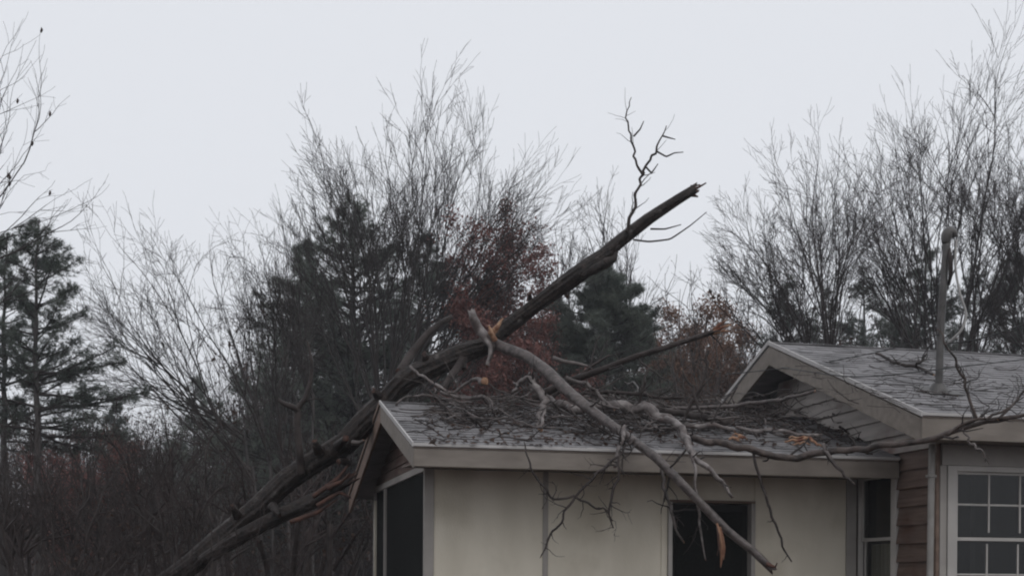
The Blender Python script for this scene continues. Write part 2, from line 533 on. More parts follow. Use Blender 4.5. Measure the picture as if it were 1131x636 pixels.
# ---- main walls: gable side wall with lapped boards
SX, MYF, MYB = 5.57, -.72, 5.6
ywin0, _ = on_side(991, 560, SX)
ywin1, _ = on_side(946, 560, SX)
ywin1 = min(ywin1, .985)
_, zwin1 = on_side(965, 522, SX)
_, zsash = on_side(963, 593, SX)
zwin0 = 2 * zsash - zwin1
mwall = box('main_side_wall', (SX + .03, SX + .15), (MYF + .01, ywin0 + .02), (0, M_E - .02), 'dark_inside', house)
box('stud_wall', (SX + .03, SX + .15), (ywin0 + .022, ywin1 - .022), (0, zwin0), 'dark_inside', mwall)
box('stud_wall', (SX + .03, SX + .15), (ywin0 + .022, ywin1 - .022), (zwin1, M_E - .02), 'dark_inside', mwall)
box('stud_wall', (SX + .03, SX + .15), (ywin1 - .02, MYB), (0, M_E - .02), 'dark_inside', mwall)
expo = .205
z = .2
while z < mrz - .25:
    zc = z + expo
    ylo = max(MYF, (zc - (M_E - .06)) / M_S + M_F)
    yhi = min(MYB, 2 * M_R - M_F - (zc - (M_E - .06)) / M_S)
    spans = [(ylo, yhi)]
    if z < zwin1 + .02 and zc > zwin0 - .02:
        spans = [(ylo, ywin0 - .005), (max(ywin1 + .005, ylo), yhi)]
    for a, b in spans:
        y = a
        while y < b - .02:
            w = min(random.uniform(1.4, 2.6), b - y)
            if b - y - w < .3: w = b - y
            j = random.uniform(-.004, .004)
            yy0, yy1 = y + .001, y + w - .001
            solid('siding_board', [(SX - .022 + j, yy0, z - .012), (SX + .028, yy0, z - .012), (SX + .028, yy1, z - .012), (SX - .022 + j, yy1, z - .012),
                                   (SX + .016, yy0, zc + .004), (SX + .028, yy0, zc + .004), (SX + .028, yy1, zc + .004), (SX + .016, yy1, zc + .004)],
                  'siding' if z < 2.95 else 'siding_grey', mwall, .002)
            y += w
    z += expo
box('corner_board', (SX - .02, SX + .02), (MYF - .022, MYF + .03), (0, M_E - .245), 'header', mwall)
box('rear_wall', (SX, MX1 - .3), (MYB, MYB + .12), (0, M_E - .1), 'siding_grey', house)
box('far_end_wall', (MX1 - .3, MX1 - .18), (MYF, MYB + .12), (0, M_E - .1), 'siding_grey', house)
box('added_dark_ceiling', (SX + .16, MX1 - .32), (MYF + .14, MYB - .02), (M_E - .30, M_E - .26), 'dark_inside', house)  # unseen near-black ceiling, added to darken the room and block the gable
box('added_dark_partition', (SX + .17, MX1 - .32), (MYF + 1.9, MYF + 1.98), (.4, M_E - .31), 'dark_inside', house)  # unseen near-black wall, added so the front window looks dark
box('added_dark_partition', (SX + .75, SX + .81), (MYF + .55, MYF + 1.89), (.4, M_E - .31), 'dark_inside', house)  # second unseen blocker, added to keep daylight out of the side window view
box('floor_slab', (SX + .2, MX1 - .3), (MYF + .2, MYB - .1), (.3, .4), 'dark_inside', house)

def sash_window(name, axis, a0, a1, z0, z1, p, zs, frame, cols, rows, parent, cas=.07, cas1=None, trimm='trim', curtain=True, muntin=.022, head=True):
    """axis 'y': wall facing -X at X=p; axis 'x': wall facing -Y at Y=p. A window thing-part with frame, sash rails, muntins, panes"""
    def B(nm, a, d, zz, m, par, bev=.003):
        return box(nm, (p + d[0], p + d[1]), a, zz, m, par, bev) if axis == 'y' else box(nm, a, (p + d[0], p + d[1]), zz, m, par, bev)
    cas1 = cas if cas1 is None else cas1
    win = B(name, (a0, a0 + cas), (-.03, .1), (z0 - .02, z1 + .04), trimm, parent)
    B('casing', (a1 - cas1, a1), (-.03, .1), (z0 - .02, z1 + .04), trimm, win)
    if head: B('head_casing', (a0 + cas + .001, a1 - cas1 - .001), (-.028, .1), (z1 - .02, z1 + .04), trimm, win)
    B('sill', (a0 - .03, a1 + .03), (-.06, .1), (z0 - .06, z0 - .021), trimm, win)
    i0, i1 = a0 + cas, a1 - cas1
    for k, (zl, zh, d) in enumerate(((zs + .02, z1 - .022, .012), (z0, zs - .02, .045))):
        s = B('sash', (i0 + .001, i0 + .03), (d, d + .03), (zl, zh), trimm, win)
        B('sash_stile', (i1 - .03, i1 - .001), (d, d + .03), (zl, zh), trimm, s)
        if k == 0: B('sash_rail', (i0 + .031, i1 - .031), (d, d + .03), (zh - .025, zh), trimm, s)
        else: B('sash_rail', (i0 + .031, i1 - .031), (d, d + .03), (zl, zl + .05), trimm, s)
        for c in range(1, cols):
            u = i0 + .03 + (i1 - i0 - .06) * c / cols
            B('muntin', (u - muntin / 2, u + muntin / 2), (d + .004, d + .024), (zl + .052, zh - .027), trimm, s)
        for c in range(1, rows):
            u = zl + (zh - zl) * c / rows
            for q in range(cols):
                u0 = i0 + .03 + (i1 - i0 - .06) * q / cols + (muntin / 2 if q else 0) + .001
                u1 = i0 + .03 + (i1 - i0 - .06) * (q + 1) / cols - (muntin / 2 if q < cols - 1 else 0) - .001
                B('muntin', (u0, u1), (d + .004, d + .024), (u - muntin / 2, u + muntin / 2), trimm, s)
        q4 = [(i0 + .02, zl + .005), (i1 - .02, zl + .005), (i1 - .02, zh - .005), (i0 + .02, zh - .005)]
        link('pane', np_mesh('pane', np.array([(p + d + .013, u, zz) if axis == 'y' else (u, p + d + .013, zz) for u, zz in q4]), np.array([[3, 2, 1, 0] if axis == 'y' else [0, 1, 2, 3]]), smooth=False), 'glass', s)
    B('meeting_rail', (i0 + .001, i1 - .001), (.005, .05), (zs - .0195, zs + .0195), trimm, win)
    if curtain:
        V, Q = [], []
        n = 60
        for k in range(n + 1):
            u = i0 + (i1 - i0) * k / n
            dd = .14 + .018 * math.sin(k * 1.3) + .008 * math.sin(k * 2.9)
            for zz in (z0 - .01, zs - .05):
                V.append((p + dd, u, zz) if axis == 'y' else (u, p + dd, zz))
        for k in range(n):
            Q.append((2 * k, 2 * k + 2, 2 * k + 3, 2 * k + 1))
        o = link('curtain', np_mesh('curtain', np.array(V), np.array(Q)), 'curtain', win)
    return win

sash_window('side_window', 'y', ywin0, ywin1, zwin0, zwin1, SX + .002, zsash, None, 1, 1, house, cas=.11, cas1=.02)

# main front wall with the wide window
xw0, zw1 = on_front(1045, 515, MYF)
_, zs1 = on_front(1090, 592, MYF)
xw1 = xw0 + 2.2
zw0 = 2 * zs1 - zw1
fw = box('main_front_wall', (SX + .03, xw0 - .002), (MYF, MYF + .12), (0, M_E - .246), 'siding', house)
box('stud_wall', (xw0, xw1), (MYF + .02, MYF + .12), (0, zw0 - .062), 'siding', fw)
box('stud_wall', (xw1 + .002, MX1 - .3), (MYF, MYF + .12), (0, M_E - .246), 'siding', fw)
box('frieze_board', (xw0 - .07, xw1 + .07), (MYF - .02, MYF + .12), (zw1 + .042, M_E - .247), 'trim_dull', fw)
xo, _ = on_front(1037, 560, MYF)
box('outer_casing', (xo, xw0 - .003), (MYF - .012, MYF - .001), (0, zw1 + .04), 'trim_dull', fw)
sash_window('front_window', 'x', xw0, xw1, zw0, zw1, MYF + .002, zs1, None, 5, 2, house, cas=.115, curtain=False)

# downspout at the corner
def tube_obj(name, pts, rad, m, parent=None, S=10, n=None, cap=True):
    pts = np.asarray(pts, float)
    n = n or max(8, len(pts) * 6)
    p = spline(pts, n)
    r = np.interp(np.linspace(0, 1, n), np.linspace(0, 1, len(rad)), rad) if hasattr(rad, '__len__') else np.full(n, rad)
    V, Q = tubes(p[None], r[None], S)
    Fs = [Q]
    if cap:
        c0, c1 = len(V), len(V) + 1
        V = np.vstack([V, p[0], p[-1]])
        j = np.arange(S)
        Fs += [np.stack([(j + 1) % S, j, np.full(S, c0)], 1), np.stack([(n - 1) * S + j, (n - 1) * S + (j + 1) % S, np.full(S, c1)], 1)]
    return link(name, np_mesh(name, V, Fs), m, parent)

xdn, _ = on_front(1027, 560, MYF - .06)
ds = tube_obj('downspout', [(xdn + .01, MYF - .07, M_E - .26), (xdn, MYF - .07, 2.2), (xdn - .01, MYF - .07, 1.0), (xdn - .01, MYF - .08, .1)], .036, 'spout', house, 10)
for zz in (2.72, 1.5):
    box('strap', (xdn - .045, xdn + .045), (MYF - .112, MYF - .03), (zz, zz + .03), 'spout', ds)

# =================================================================== SERVICE MAST
mb = on_roof(1035, 430, False)
dm = mb[1]
mt = P(1043.5, 262, dm)
mast = empty('service_mast', tuple(mb))
tag(mast, 'grey metal service mast with hooded weatherhead on the right hand roof', 'mast')
def rel(p): return np.asarray(p) - mb
tube_obj('pipe', [rel(mb) - np.array([0, 0, .2]), rel(mb * .5 + mt * .5) + np.array([-.012, 0, 0]), rel(mt)], .042, 'metal', mast, 16, 24)
# weatherhead: hood turned to the right
hood = []
tube_obj('weatherhead', [rel(P(1042.5, 266, dm)), rel(P(1043, 259, dm)), rel(P(1045, 254.5, dm)), rel(P(1048.5, 253.5, dm)), rel(P(1051.5, 256, dm)), rel(P(1052.5, 259, dm))],
         [.046, .056, .064, .062, .05, .03], 'metal', mast, 14, 22)
tube_obj('insulator_bracket', [rel(P(1046, 312, dm)), rel(P(1048, 298, dm - .08)), rel(P(1047.5, 282, dm - .08)), rel(P(1046, 270, dm))], [.015, .026, .026, .015], 'limb_dark', mast, 8, 12)
tube_obj('drip_loop', [rel(P(1054, 262, dm)), rel(P(1053, 290, dm - .05)), rel(P(1058, 320, dm - .1)), rel(P(1065, 343, dm - .1)), rel(P(1061, 360, dm - .1)), rel(P(1051, 371, dm - .05)), rel(P(1045, 377, dm))], .014, 'wire_grey', mast, 6, 40)
# flashing boot: cone lying on the slope
hb = h2w(0, 0, 0)
bm = bmesh.new()
bmesh.ops.create_cone(bm, cap_ends=True, segments=20, radius1=.15, radius2=.06, depth=.14)
me = bpy.data.meshes.new('flashing'); bm.to_mesh(me); bm.free()
fl = link('flashing', me, 'metal', mast); fl.location = (0, 0, .03); fl.rotation_euler = (math.atan(M_S) * .6, 0, TH)
bm = bmesh.new()
bmesh.ops.create_cube(bm, size=1)
bmesh.ops.scale(bm, verts=bm.verts, vec=(.42, .42, .008))
me = bpy.data.meshes.new('flashing_plate'); bm.to_mesh(me); bm.free()
fp = link('flashing_plate', me, 'metal', mast); fp.location = (0, 0, .02); fp.rotation_euler = (math.atan(M_S), 0, TH)
def wire(label, pts, r=.008, sag=.0):
    o = tube_obj('utility_wire', pts, r, 'wire', None, 5, 60)
    tag(o, label, 'wire', None)
wire('thin service wire running from the mast to the right edge', [P(1046, 376, dm - .05), P(1075, 372, dm - .3), P(1131, 354, dm - .6), P(1300, 285, dm - 1)], .008)
wire('thin slack wire running left from the mast over the ridge', [P(1036, 366, dm - .05), P(985, 382, dm + .4), P(930, 394, dm + 1), P(886, 402, dm + 1.6), P(800, 412, dm + 3)], .007)
wire('thin wire hanging low across the right hand roof', [P(1200, 384, dm + 1.0), P(1119, 394.5, dm + .2), P(1040, 404, 14.6), P(985, 411, 14.5), P(931, 413, 15.0), P(862, 404, 16.3)], .007)

# =================================================================== FALLEN TREE
def rough_tube(pts, rad, S=20, n=160, amp=.12, fur=7, jag=None, seed=0, furrow=.5, kink=0.0):
    """bark-ridged tube in world space"""
    p = spline(np.asarray(pts, float), n, kink)
    r = np.interp(np.linspace(0, 1, n), np.linspace(0, 1, len(rad)), rad)
    V, Q = tubes(p[None], r[None], S)
    V = V.reshape(n, S, 3)
    d = V - p[:, None, :]
    out = np.empty((n, S))
    for i in range(n):
        for j in range(S):
            q = Vector((d[i, j] / max(r[i], 1e-4)) * 1.2) * (fur / 6) + Vector(p[i] * .9) + Vector((seed * 7.3, 0, 0))
            out[i, j] = noise.noise(q * 1.3) * .6 + noise.noise(q * 3.1) * .35 + noise.noise(Vector(p[i]) * 1.4 + Vector((seed, 3, 1))) * .6 + furrow * noise.noise(Vector(d[i, j] / max(r[i], 1e-4)) * 3.6 + Vector(p[i]) * .55)
    V = p[:, None, :] + d * (1 + amp * out[:, :, None])
    V = V.reshape(-1, 3)
    if jag:
        t = unit(p[-1] - p[-3])
        V[(n - 1) * S:] += t * (rng.random((S, 1)) - .3) * jag
        V[(n - 2) * S:(n - 1) * S] += t * (rng.random((S, 1)) - .3) * jag * .3
    cend = len(V)
    V = np.vstack([V, p[-1] - unit(p[-1] - p[-3]) * r[-1] * .3, p[0]])
    j = np.arange(S)
    caps = np.stack([(n - 1) * S + j, (n - 1) * S + (j + 1) % S, np.full(S, cend)], 1)
    cap0 = np.stack([(j + 1) % S, j, np.full(S, cend + 1)], 1)
    mi = np.r_[np.zeros(len(Q)), np.ones(S), np.ones(S)]
    return V, [Q, caps, cap0], mi, p, r

def px(l):
    return [P(*q) for q in l]

def rad_px(ws, deps):
    return [w / 2 * d / F for w, d in zip(ws, deps)]

def branch(name, l, ws, m, parent=None, end='heartwood', S=12, n=None, amp=.16, jag=.05, seed=None, wig=0.0, org=None):
    """l: (x, y, depth) pixels; ws: widths in pixels"""
    n = n or max(20, int(sum(math.dist(l[i][:2], l[i + 1][:2]) for i in range(len(l) - 1)) / 4))
    pts = np.array(px(l))
    if wig:
        q = spline(pts, max(len(pts), int(len(pts) * 2.5)))
        q[1:-1] += rng.normal(size=q[1:-1].shape) * wig
        pts = q
    dd = [q[2] for q in l]
    wr = np.interp(np.linspace(0, 1, len(ws)), np.linspace(0, 1, len(ws)), ws)
    dr = np.interp(np.linspace(0, 1, len(ws)), np.linspace(0, 1, len(dd)), dd)
    V, Fq, mi, p, r = rough_tube(pts, rad_px(wr, dr), S, n, amp, 6, jag, seed if seed is not None else rng.random() * 50, .5 if m == 'bark_wet' else .55, .75)
    if org is not None:
        V = V - org
    me = np_mesh(name, V, Fq, mi)
    o = link(name, me, [m, end], parent)
    return o, p, r

def twigs_on(lines, n, ang=(.5, 1.1), L=(-.15, -.5), up=.05, wander=.25, K=6, rk=.45, rmin=.0025, second=0, S=4, t0=.15):
    """fine side shoots on a list of (p, r)"""
    parts = []
    for p, r in lines:
        k = max(2, int(n))
        a, ra = grow(p[None], r[None], k, t0, 1, ang, L, up, wander, K, rk, rmin)
        ra = np.minimum(ra, .012)
        parts.append(tubes(a, ra, S))
        if second:
            b, rb = grow(a, ra, k * second, .3, 1, (.4, .9), (-abs(L[0]) * .5, -abs(L[1]) * .5), up, wander, 4, .7, rmin)
            parts.append(tubes(b, rb, 3))
    return merge(parts)

tree_org = P(-10, 781, 17.6)
ft = empty('fallen_tree', tuple(tree_org))
tag(ft, 'big dark fallen tree leaning up across the house roof with a snapped top', 'fallen tree')
# main trunk: root end out of frame at lower left -> over the ridge -> snapped top upper right
tl = [(-10, 790, 17.9), (90, 712, 17.7), (180, 648, 17.5), (228, 612, 17.4), (280, 566, 17.3), (318, 530, 17.25), (345, 512, 17.2), (378, 492, 17.1), (404, 464, 17.05), (428, 440, 17.05),
      (444, 422, 17.0), (466, 410, 17.0), (496, 396, 17.0), (520, 387, 17.0), (536, 382, 17.0), (552, 366, 17.0), (600, 329, 16.9), (642, 298, 16.8), (672, 278, 16.8)]
tw = [36, 34, 30, 28, 26, 23, 21, 25, 23, 26, 23, 25, 23, 24, 21, 18, 17, 18, 17]
V, Fq, mi, tp, tr = rough_tube(px(tl), rad_px(tw, [q[2] for q in tl]), 54, 400, .27, 16, .05, 1, .55, .5)
link('trunk', np_mesh('trunk', V - tree_org, Fq, mi), ['bark_wet', 'rotwood'], ft)
# thinner top length beyond the torn bark step
o, topp, topr = branch('trunk_top', [(655, 289, 16.8), (680, 268, 16.8), (715, 240, 16.75), (745, 220, 16.7), (764, 208, 16.7)], [14.5, 13.5, 12.5, 11.5, 11], 'bark_wet', ft, 'rotwood', 34, 110, .17, .12, 4, org=tree_org)
for (a, b, w) in (((758, 212, 16.68), (777, 201, 16.66), 4), ((760, 205, 16.72), (770, 203, 16.7), 4), ((762, 214, 16.7), (768, 216, 16.7), 5)):
    branch('splinter', [a, b], [w, w * .35], 'rotwood', ft, 'rotwood', 6, 6, .2, .02, org=tree_org)
branch('torn_bark', [(640, 305, 16.72), (660, 294, 16.7), (676, 285, 16.7), (678, 279, 16.72)], [5, 11, 12, 4], 'bark_wet', ft, 'rotwood', 10, 24, .35, .06, org=tree_org)
# forked broken stem below the trunk, red rotten wood
o, p_, r_ = branch('broken_stem', [(222, 622, 17.2), (268, 592, 17.1), (315, 568, 17.0), (352, 551, 16.95), (384, 532, 16.9)], [12, 16, 15, 15, 9], 'bark_wet', ft, 'rotwood', 30, 90, .3, .25, 8, org=tree_org)
for (a, b, c, w) in (((350, 560, 16.8), (374, 545, 16.75), (386, 550, 16.75), 6), ((345, 550, 16.8), (372, 530, 16.8), (382, 517, 16.8), 7),
                     ((320, 578, 16.8), (350, 567, 16.8), (372, 552, 16.8), 6), ((362, 540, 16.75), (376, 533, 16.7), (383, 526, 16.7), 7)):
    branch('splinter', [a, b, c], [w, w * .8, w * .3], 'rotwood', ft, 'rotwood', 7, 14, .45, .08, org=tree_org)
# knots and stubs near the gable peak
branch('stub', [(372, 494, 17.0), (378, 488, 16.75), (381, 485, 16.65)], [11, 10, 8], 'bark_wet', ft, 'rotwood', 10, 12, .2, .02, org=tree_org)
branch('stub', [(383, 512, 17.0), (376, 510, 16.75), (373, 511, 16.65)], [8, 7, 6], 'bark_wet', ft, 'rotwood', 10, 12, .2, .02, org=tree_org)
for (kx, ky, dx_, dy_, kw) in ((262, 572, -6, -12, 9), (300, 560, 8, 10, 8), (352, 500, -5, -11, 9), (418, 440, -7, -8, 10), (470, 400, -3, -9, 9), (585, 335, -2, -10, 7), (620, 318, 4, 9, 7), (508, 398, 4, 10, 9)):
    branch('stub', [(kx, ky, 17.0), (kx + dx_ * .6, ky + dy_ * .6, 16.9), (kx + dx_, ky + dy_, 16.85)], [kw * 1.3, kw, kw * .55], 'bark_wet', ft, 'rotwood', 10, 12, .3, .04, org=tree_org)
branch('stub', [(388, 490, 16.8), (396, 490, 16.75), (401, 487, 16.7)], [6, 5, 3], 'limb_grey', ft, 'heartwood', 8, 10, .2, .02, org=tree_org)
# crooked upright dead branch
lines = []
o, a, b = branch('limb', [(332, 525, 17.1), (330, 500, 17.0), (327, 470, 17.0), (328, 452, 17.0), (336, 441, 17.0), (342, 422, 17.0), (343, 400, 17.0), (338, 378, 17.0)], [10, 8, 8, 7.5, 6, 5, 4, 2], 'limb_dark', ft, 'rotwood', 10, 60, .2, .02, org=tree_org)
lines.append((a, b))
branch('limb', [(328, 455, 17.0), (320, 450, 16.9), (312, 447, 16.9), (306, 443, 16.9)], [7, 7, 6, 4], 'limb_dark', ft, 'rotwood', 8, 18, .2, .02, org=tree_org)
# dark limb rising behind the trunk
o, a, b = branch('limb', [(440, 412, 17.3), (452, 393, 17.5), (470, 370, 17.6), (485, 357, 17.7), (497, 350, 17.8)], [10, 9.5, 9, 7.5, 5], 'limb_dark', ft, 'rotwood', 12, 40, .2, .04, org=tree_org)
# strut under the trunk
branch('limb', [(513, 392, 17.0), (504, 406, 16.8), (494, 420, 16.6), (488, 430, 16.5)], [12, 10, 9, 7], 'limb_dark', ft, 'rotwood', 10, 24, .2, .04, org=tree_org)
# big grey limb bending down over the roof and hanging past the eave
o, gl_p, gl_r = branch('hanging_limb', [(541, 377, 16.9), (556, 384, 16.6), (580, 393, 16.3), (603, 410, 15.95), (624, 430, 15.55), (648, 450, 15.15), (673, 468, 14.8), (700, 487, 14.4),
                                        (722, 503, 14.15), (747, 527, 14.05), (775, 556, 14.0), (804, 585, 14.0), (832, 607, 14.0), (853, 627, 14.0)],
                       [11, 12, 12, 12.5, 12.5, 12, 11.5, 11, 10.5, 10, 10, 9.5, 9, 8], 'limb_grey', ft, 'rotwood', 16, 150, .14, .06, 12, org=tree_org)
branch('splinter', [(846, 621, 13.95), (856, 624, 13.95), (858, 620, 13.95)], [5, 3, 1.5], 'rotwood', ft, 'rotwood', 6, 8, .2, .02, org=tree_org)
# pale forked stub standing on the trunk
branch('stub', [(545, 384, 16.75), (534, 372, 16.7), (526, 362, 16.7), (521, 351, 16.65), (519, 344, 16.65)], [10, 11, 11, 10, 8], 'limb_pale', ft, 'limb_pale', 14, 40, .16, .05, 3, org=tree_org)
branch('stub', [(534, 373, 16.68), (540, 382, 16.6), (540, 393, 16.6), (536, 404, 16.6)], [6, 5, 5, 4], 'limb_pale', ft, 'heartwood', 10, 24, .14, .03, org=tree_org)
branch('splinter', [(540, 370, 16.7), (547, 362, 16.65), (553, 352, 16.65)], [8, 6, 2], 'heartwood', ft, 'heartwood', 7, 12, .3, .03, org=tree_org)
branch('splinter', [(545, 376, 16.66), (541, 367, 16.6), (538, 360, 16.6)], [7, 5, 2], 'heartwood', ft, 'heartwood', 7, 12, .3, .03, org=tree_org)
# the live-looking shoot on the top length, with two forks
o, a, b = branch('shoot', [(690, 256, 16.7), (694, 238, 16.7), (700, 215, 16.7), (706, 196, 16.7), (711, 184, 16.7), (717, 172, 16.7), (722, 163, 16.7), (730, 145, 16.7), (733, 138, 16.7)],
                  [4, 3.6, 3.3, 3, 2.8, 2.7, 2.4, 1.8, .9], 'limb_dark', ft, 'rotwood', 8, 60, .25, .01, org=tree_org, wig=.012)
lines.append((a, b))
o, a, b = branch('shoot', [(707, 192, 16.7), (700, 180, 16.7), (697, 165, 16.7), (693, 147, 16.7), (689, 133, 16.7), (691, 120, 16.7), (694, 107, 16.7)], [2.7, 2.5, 2.2, 1.9, 1.6, 1.3, .8], 'limb_dark', ft, 'rotwood', 8, 50, .25, .01, org=tree_org, wig=.012)
lines.append((a, b))
for l in ([(728, 149, 16.7), (735, 151, 16.7), (743, 153, 16.7)], [(697, 150, 16.7), (704, 142, 16.7), (708, 133, 16.7)], [(722, 166, 16.7), (733, 172, 16.7), (742, 168, 16.7), (752, 167, 16.7)],
          [(697, 264, 16.7), (715, 266, 16.7), (738, 263, 16.7), (760, 248, 16.7), (778, 233, 16.7)], [(716, 252, 16.7), (732, 252, 16.7), (750, 247, 16.7)],
          [(711, 184, 16.7), (717, 190, 16.7), (724, 180, 16.7)]):
    branch('shoot', l, [2.2, 1.8, 1.0], 'twig', ft, 'twig', 5, 24, .1, .0, org=tree_org)
V, Fs = twigs_on(lines, 7, (.5, 1.0), (-.12, -.35), .05, .2, 5, .4, .003)
link('twigs', np_mesh('twigs', V - tree_org, Fs), 'twig', ft)
# long bare limb behind the hanging one, orange snapped end
o, a1, b1 = branch('limb', [(588, 440, 16.5), (612, 428, 16.4), (640, 416, 16.3), (670, 405, 16.2), (700, 393, 16.1), (735, 382, 16.0), (765, 372, 16.0), (790, 364, 16.0)], [9, 8.5, 8, 7.5, 7, 6.5, 6, 6], 'limb_dark', ft, 'heartwood', 12, 80, .15, .08, 21, org=tree_org)
for l in ([(784, 366, 16), (796, 360, 15.95), (806, 357, 15.95)], [(786, 363, 16), (795, 356, 15.95), (800, 352, 15.9)], [(786, 367, 16), (797, 364, 15.95), (803, 364, 15.95)]):
    branch('splinter', l, [4, 3.4, 1.5], 'heartwood', ft, 'heartwood', 6, 8, .3, .02, org=tree_org)
branch('limb', [(610, 395, 16.1), (622, 399, 16.0), (636, 401, 15.95), (648, 404, 15.9)], [5, 4.5, 4, 3], 'limb_grey', ft, 'rotwood', 8, 20, .2, .02, org=tree_org)
o, a2, b2 = branch('limb', [(606, 440, 16.3), (630, 422, 16.3), (650, 405, 16.3), (672, 391, 16.3)], [4, 4, 3.4, 2.4], 'limb_dark', ft, 'rotwood', 8, 34, .2, .02, org=tree_org)
V, Fs = twigs_on([(a1, b1), (a2, b2), (gl_p[30:120], gl_r[30:120])], 9, (.5, 1.1), (-.15, -.6), .0, .22, 6, .4, .003, 2)
link('twigs', np_mesh('twigs', V - tree_org, Fs), 'twig', ft)
# orange torn strip hanging off the limb in front of the dark doorway
branch('torn_strip', [(795, 580, 13.97), (798, 592, 13.94), (800, 604, 13.94), (799, 616, 13.94)], [1.5, 2.4, 2, .8], 'heartwood', ft, 'heartwood', 7, 20, .4, .02, org=tree_org)
branch('torn_strip', [(791, 578, 13.97), (793, 590, 13.93), (794, 602, 13.93), (792, 611, 13.93)], [1.2, 2.2, 2, .8], 'rotwood', ft, 'heartwood', 7, 20, .4, .02, org=tree_org)
branch('torn_strip', [(791, 574, 13.98), (794, 586, 13.95), (797, 600, 13.95), (797, 613, 13.95), (796, 624, 13.95)], [2, 4.5, 5, 3.5, 1.2], 'heartwood', ft, 'heartwood', 8, 24, .3, .02, org=tree_org)

# =================================================================== BROKEN BRANCHES LYING ON THE HOUSE
def loose(name, label, l, ws, m, end='heartwood', S=10, amp=.13, jag=.05, tw=0, tl=(-.1, -.4), wig=.011, group='broken branches on the roof', sub=(), second=1):
    ws = [w * (.82 if w > 3 else .95) for w in ws]
    sub = [(a_, [w * .88 for w in b_]) for a_, b_ in sub]
    base = P(*l[0])
    e = empty(name, tuple(base))
    tag(e, label, 'branch', group)
    o, p, r = branch('stem', l, ws, m, e, end, S, None, amp, jag, org=base, wig=wig)
    L = [(p, r)]
    for (sl, sw) in sub:
        o2, p2, r2 = branch('side_branch', sl, sw, m, e, end, 8, None, amp, jag * .5, org=base, wig=wig)
        L.append((p2, r2))
    if tw:
        V, Fs = twigs_on(L, int(tw * 1.7), (.5, 1.15), tl, .03, .3, 6, .5, .0028, second)
        link('twigs', np_mesh('twigs', V - base, Fs), 'twig', e)
    return e

def RD(x, y, lift=.05):
    """pixel -> (x, y, depth) on the wing roof, brought toward the viewer so it lies on top"""
    w = on_roof(x, y, True)
    return (x, y, w[1] - lift * 2.2)

loose('broken_branch', 'long brown branch lying along the eave and rising past the right roof corner',
      [(758, 480, 14.75), (780, 487, 14.62), (805, 490, 14.55), (835, 497, 14.55), (862, 502, 14.6), (882, 503, 14.62), (908, 498, 14.5), (935, 495, 14.3), (975, 490, 14.0), (1018, 484, 13.65), (1046, 476, 13.55), (1075, 466, 13.5), (1105, 459, 13.45), (1150, 448, 13.4)],
      [10, 10, 10, 9.5, 9.5, 10, 9.5, 9, 8.5, 8, 7.5, 6.5, 5.5, 4], 'limb_brown', tw=6, S=12,
      sub=[([(1044, 477, 13.55), (1058, 468, 13.5), (1078, 460, 13.45), (1098, 455, 13.4), (1113, 446, 13.4)], [5, 4.6, 4, 3.4, 2]),
           ([(1078, 460, 13.45), (1069, 438, 13.45), (1062, 415, 13.45), (1052, 392, 13.45), (1042, 376, 13.45), (1034, 361, 13.45)], [4, 4, 3.6, 3.2, 2.6, 1.5]),
           ([(1101, 460, 13.4), (1113, 448, 13.4), (1125, 434, 13.4), (1140, 420, 13.4)], [3.6, 3.4, 3, 2.4])])
loose('broken_branch', 'pale barked log lying along the roof ridge behind the hanging limb',
      [(598, 437, 16.15), (612, 446, 16.0), (640, 450, 15.9), (668, 449, 15.8), (700, 450, 15.75), (722, 456, 15.65), (744, 466, 15.5)], [11, 13, 14, 14, 13, 14, 10], 'limb_pale', S=14, amp=.22, jag=.1, wig=.02)
loose('broken_branch', 'short upright pale split branch beside the bend of the hanging limb',
      [(594, 474, 15.3), (597, 456, 15.5), (600, 440, 15.7), (592, 428, 15.8), (584, 419, 15.85), (573, 421, 15.9), (565, 432, 15.9)], [5, 7, 9, 10, 11, 8, 4], 'limb_pale', S=12, amp=.3, jag=.08, tw=5, wig=.02)
loose('broken_branch', 'dark log with blunt sawn looking end behind the pale log',
      [(725, 452, 16.0), (755, 456, 15.9), (785, 461, 15.8), (809, 465, 15.75)], [9, 10, 10, 10], 'limb_dark', 'rotwood', amp=.14, jag=.02)
loose('broken_branch', 'pale grey branch with forked tip lying right of the pale log',
      [(728, 462, 15.4), (748, 467, 15.3), (775, 467, 15.25), (795, 470, 15.2), (810, 474, 15.15)], [8, 8, 7, 6.5, 5], 'limb_pale', tw=3)
loose('broken_branch', 'pale stout branch drooping over the eave with a whitish snapped tip',
      [(735, 461, 15.2), (748, 470, 14.9), (757, 482, 14.65), (762, 498, 14.4), (771, 508, 14.3), (784, 516, 14.25), (796, 531, 14.2), (808, 547, 14.2)], [9, 10, 10, 10, 9, 8, 7, 4], 'limb_pale', S=12, amp=.2, tw=3,
      sub=[([(761, 490, 14.5), (764, 510, 14.25), (768, 540, 14.2), (772, 572, 14.2), (776, 598, 14.2), (779, 616, 14.2)], [5, 4.5, 4, 3.6, 2.6, 1.5])])
loose('broken_branch', 'thin grey stick dangling below the eave at the left door jamb',
      [(728, 500, 14.35), (732, 525, 14.3), (736, 548, 14.3), (741, 568, 14.3), (747, 583, 14.3), (754, 596, 14.3)], [4, 5, 5, 4.6, 4, 2], 'limb_grey', tw=4)
loose('broken_branch', 'thin dark stick with pale joints dangling right of the doorway',
      [(829, 492, 14.6), (834, 510, 14.5), (840, 528, 14.5), (845, 546, 14.5), (853, 570, 14.5), (862, 593, 14.5), (873, 616, 14.5)], [3.4, 4, 4, 3.6, 3, 2.8, 1.6], 'limb_dark', tw=2, tl=(-.05, -.12))
